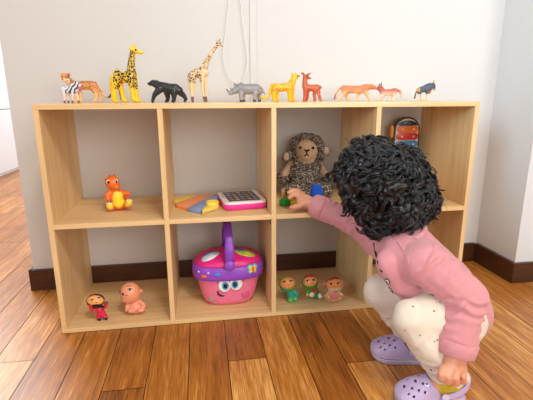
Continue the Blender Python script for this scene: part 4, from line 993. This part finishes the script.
for u, v, m, r in ((366.5, 281.5, RED, .0022), (413, 306.5, NAVY, .0022), (434, 311, RED, .0030), (437, 340, NAVY, .0022), (434.5, 341.5, NAVY, .0018), (431, 370, RED, .0030), (388, 318, NAVY, .0018), (370, 300, NAVY, .0016), (405, 330, NAVY, .0016), (420, 335, NAVY, .0018)):
    badge(u, v, r*.8, ((m, 1),), pants, [pants], 'print_motif', r*.6)
# socks
for KN, AN, CL in ((KNL, ANL, CLN), (KNR, ANR, CLF)):
    toe, heel = CL; dirn = (toe-heel).normalized(); hl_ = heel+dirn*.03; b = bmesh.new()
    chain(b, [(AN+V((0, 0, .01)), .029), (hl_+V((0, 0, .046)), .028), (heel+dirn*.07+V((0, 0, .038)), .022), (heel+dirn*.112+V((0, 0, .032)), .015)]); done(remesh(b, .0025, 3), 'sock', SOCKM, root)
# clogs
LILAC = plain('lilac_foam', (186, 166, 204), .5, .03, 120); LILW = plain('sole_white', (226, 220, 226), .5, .03); STR = plain('sole_stripe', (44, 40, 60), .5)
def clog(toe, heel, side):
    ax = (toe-heel); L = ax.length; ax.normalize(); ay = V((0, 0, 1)).cross(ax)   # ay: child's left
    fr = lambda x, y, z: heel+ax*(x*L)+ay*y+V((0, 0, z))
    def hw(x):   # half width of the sole along its length
        pts = ((0, .0), (.02, .014), (.08, .0245), (.2, .0290), (.4, .0295), (.6, .034), (.75, .0365), (.87, .034), (.95, .026), (.985, .016), (1.0, .0))
        for (a, wa), (b_, wb) in zip(pts, pts[1:]):
            if x <= b_: 
                t = (x-a)/(b_-a); return wa+(wb-wa)*t
        return 0
    inner = lambda x: -side*.004*math.sin(math.pi*x)
    outline = []
    for i in range(41):
        x = .5-.5*math.cos(math.pi*i/40); outline.append((x, hw(x)+inner(x)))
    for i in range(39, 0, -1):
        x = .5-.5*math.cos(math.pi*i/40); outline.append((x, -hw(x)+inner(x)))
    rise = lambda x: .006*max(0, (x-.75)/.25)**2+.002*max(0, (.12-x)/.12)
    def ring(k, z): return [fr(.5+(x-.5)*k, y*k, z+rise(x)) for x, y in outline]
    grp = bpy.data.objects.new('clog', None); COL.objects.link(grp); grp.parent = root
    def part(bm, nm, m, sm=True): return autosmooth(done(bm, nm, m, root, sm, parent=grp), 50)
    b = bmesh.new(); loft(b, [ring(.93, 0.0002), ring(.985, .003), ring(1.0, .010), ring(1.0, .0125)]); part(b, 'outsole', LILAC)
    b = bmesh.new(); loft(b, [ring(1.004, .0122), ring(1.008, .0145), ring(1.008, .0175), ring(1.0, .0182)]); part(b, 'sole_band', LILW)
    b = bmesh.new(); loft(b, [ring(1.010, .0148), ring(1.013, .0152), ring(1.013, .0168), ring(1.010, .0172)]); part(b, 'stripe', STR)
    b = bmesh.new(); loft(b, [ring(1.0, .0180), ring(1.002, .0205), ring(.99, .0225), ring(.88, .0228)]); part(b, 'footbed', LILAC)
    # vamp with real vent holes
    hol = [(.86, -.42), (.86, .42), (.88, 0), (.80, -.22), (.80, .22), (.80, .62), (.80, -.62), (.72, 0), (.72, .42), (.72, -.42), (.64, .2), (.64, -.2), (.64, .58), (.64, -.58)]
    b = bmesh.new(); nu, nv = 110, 90; grid = []
    def hgt(x): 
        t = max(0, min(1, (1-x)/.55)); return .036*(1-(1-t)**2.4)**.75+.010*t
    def vp(x, v):
        a = math.pi*(v/2+.5); w = hw(x)*1.0; h = hgt(x)
        return fr(x, inner(x)+w*math.copysign(abs(math.cos(a))**.8, -math.cos(a)) if abs(math.cos(a)) > 1e-6 else inner(x), .020+rise(x)+h*max(0, math.sin(a))**.75)
    edge = lambda v: .42+.13*(1-abs(v)**2.2)**1-.0
    for i in range(nu+1):
        row = []
        for j in range(nv+1):
            v = -1+2*j/nv; x0 = .33+.21*(1-v*v); x = x0+(1-x0)*(1-(1-i/nu)**1.5)
            row.append((bm_v := b.verts.new(vp(min(x, .9995), v)), x, v))
        grid.append(row)
    for i in range(nu):
        for j in range(nv):
            q = [grid[i][j], grid[i][j+1], grid[i+1][j+1], grid[i+1][j]]
            x = sum(t[1] for t in q)/4; v = sum(t[2] for t in q)/4
            if any(((x-hx)*L)**2+((v-hv)*hw(hx)*1.25)**2 < .0027**2 for hx, hv in hol): continue
            b.faces.new([t[0] for t in q])
    bmesh.ops.delete(b, geom=[v for v in b.verts if not v.link_faces], context='VERTS')
    bmesh.ops.remove_doubles(b, verts=b.verts[:], dist=.0001)
    o = done(b, 'vamp', LILAC, root, True, parent=grp); md = o.modifiers.new('thick', 'SOLIDIFY'); md.thickness = .0028; md.offset = -1
    # heel cup and strap
    for z0, z1, xs, rr_, nm in ((.020, .036, .30, .0, 'heel_cup'),):
        b = bmesh.new(); rings = []
        for i in range(25):
            a = math.pi*(i/24-.5); x = .02+ (1-math.cos(a))*.30*1.0; x = .015+.35*(1-math.cos(a)) if abs(a) < 1.6 else .3
            w = math.sin(a)*.0285; k = math.cos(a)
            hgt_ = .006+.008*k
            P0, P1 = fr(x, w+inner(x), .021), fr(x, w*1.0+inner(x), .021+hgt_)
            outw = (ax*(-k)+ay*math.sin(a)).normalized(); rings.append([P0, P1, P1-outw*.003, P0-outw*.003])
        loft(b, rings); part(b, nm, LILAC)
    b = bmesh.new(); rings = []
    for i in range(33):
        a = math.pi*(i/32-.5)*1.04; k = math.cos(a); x = .37-.41*max(k, 0)**.75+(.02 if k < 0 else 0); w = math.sin(a)*.034; z = .040+.022*max(k, 0)
        outw = (ax*(-k)+ay*math.sin(a)).normalized(); P = fr(x, w+inner(.3), z); hh = .0055+.002*k
        rings.append([P-V((0, 0, hh)), P-V((0, 0, hh))+outw*.002, P+V((0, 0, hh))+outw*.002, P+V((0, 0, hh)), P+V((0, 0, hh))-outw*.0012, P-V((0, 0, hh))-outw*.0012])
    loft(b, rings); part(b, 'strap', LILAC)
    for s in (-1, 1):
        b = bmesh.new(); p = fr(.37, s*.0345+inner(.3), .040); disc(b, p, ay*s, .0075, .0026, 24); part(b, 'rivet', plain('rivet_lilac', (206, 192, 220), .4))
    if side < 0 or True:
        return grp, fr, vp
cl1 = clog(*CLN, 1); cl2 = clog(*CLF, -1)
# round charm plugged in the nearer clog
pc = cl1[2](.60, .30); b = bmesh.new(); disc(b, pc, (pc-cl1[1](.60, 0, .02)).normalized(), .0052, .003, 24); done(b, 'charm', plain('charm_white', (226, 232, 244), .3), root, parent=cl1[0])
b = bmesh.new(); disc(b, pc+(pc-cl1[1](.60, 0, .02)).normalized()*.0028, (pc-cl1[1](.60, 0, .02)).normalized(), .003, .0012, 18); done(b, 'charm_centre', plain('charm_blue', (90, 100, 170), .3), root, parent=cl1[0])

# ------------------------------------------------------------------ light
def area(name, loc, target, size, power, rgb, sy=None):
    l = bpy.data.lights.new(name, 'AREA'); l.energy = power; l.color = rgb; l.size = size
    if sy: l.shape = 'RECTANGLE'; l.size_y = sy
    o = bpy.data.objects.new(name, l); COL.objects.link(o); o.location = loc
    o.rotation_euler = (V(target)-V(loc)).to_track_quat('-Z', 'Y').to_euler(); return o
area('ceiling_lamp', (.85, -1.5, 2.35), (.6, 0, .2), .35, 19, (1, .95, .88))
area('ceiling_lamp', (1.9, -1.7, 2.35), (.8, 0, .2), .45, 16, (1, .96, .9))
area('window_or_fill_light', (1.5, -3.3, 1.25), (.5, 0, .45), 2.4, 52, (1, .93, .86), 1.5)  # unseen fill added behind the camera to brighten the shelf cells
o = area('window_or_fill_light', (-1.28, -1.7, 1.45), (1.5, .2, .75), 1.2, 8, (.58, .80, 1), 1.2); o.data.spread = math.radians(46)
area('window_or_fill_light', (-1.27, 1.25, 1.4), (.3, .6, .2), 1.5, 72, (.9, .95, 1), 1.5)
area('window_or_fill_light', (.2, 3.6, 1.7), (-1.3, 2.6, .4), 1.2, 46, (.92, .96, 1), 1.2)
w = bpy.data.worlds.new('room_air'); scene.world = w; w.use_nodes = True
bg = w.node_tree.nodes['Background']; bg.inputs[0].default_value = (1, .965, .93, 1); bg.inputs[1].default_value = .6
vs = scene.view_settings; vs.view_transform = 'Standard'; vs.look = 'None'; vs.gamma = 1; vs.use_curve_mapping = False; vs.exposure = -.03
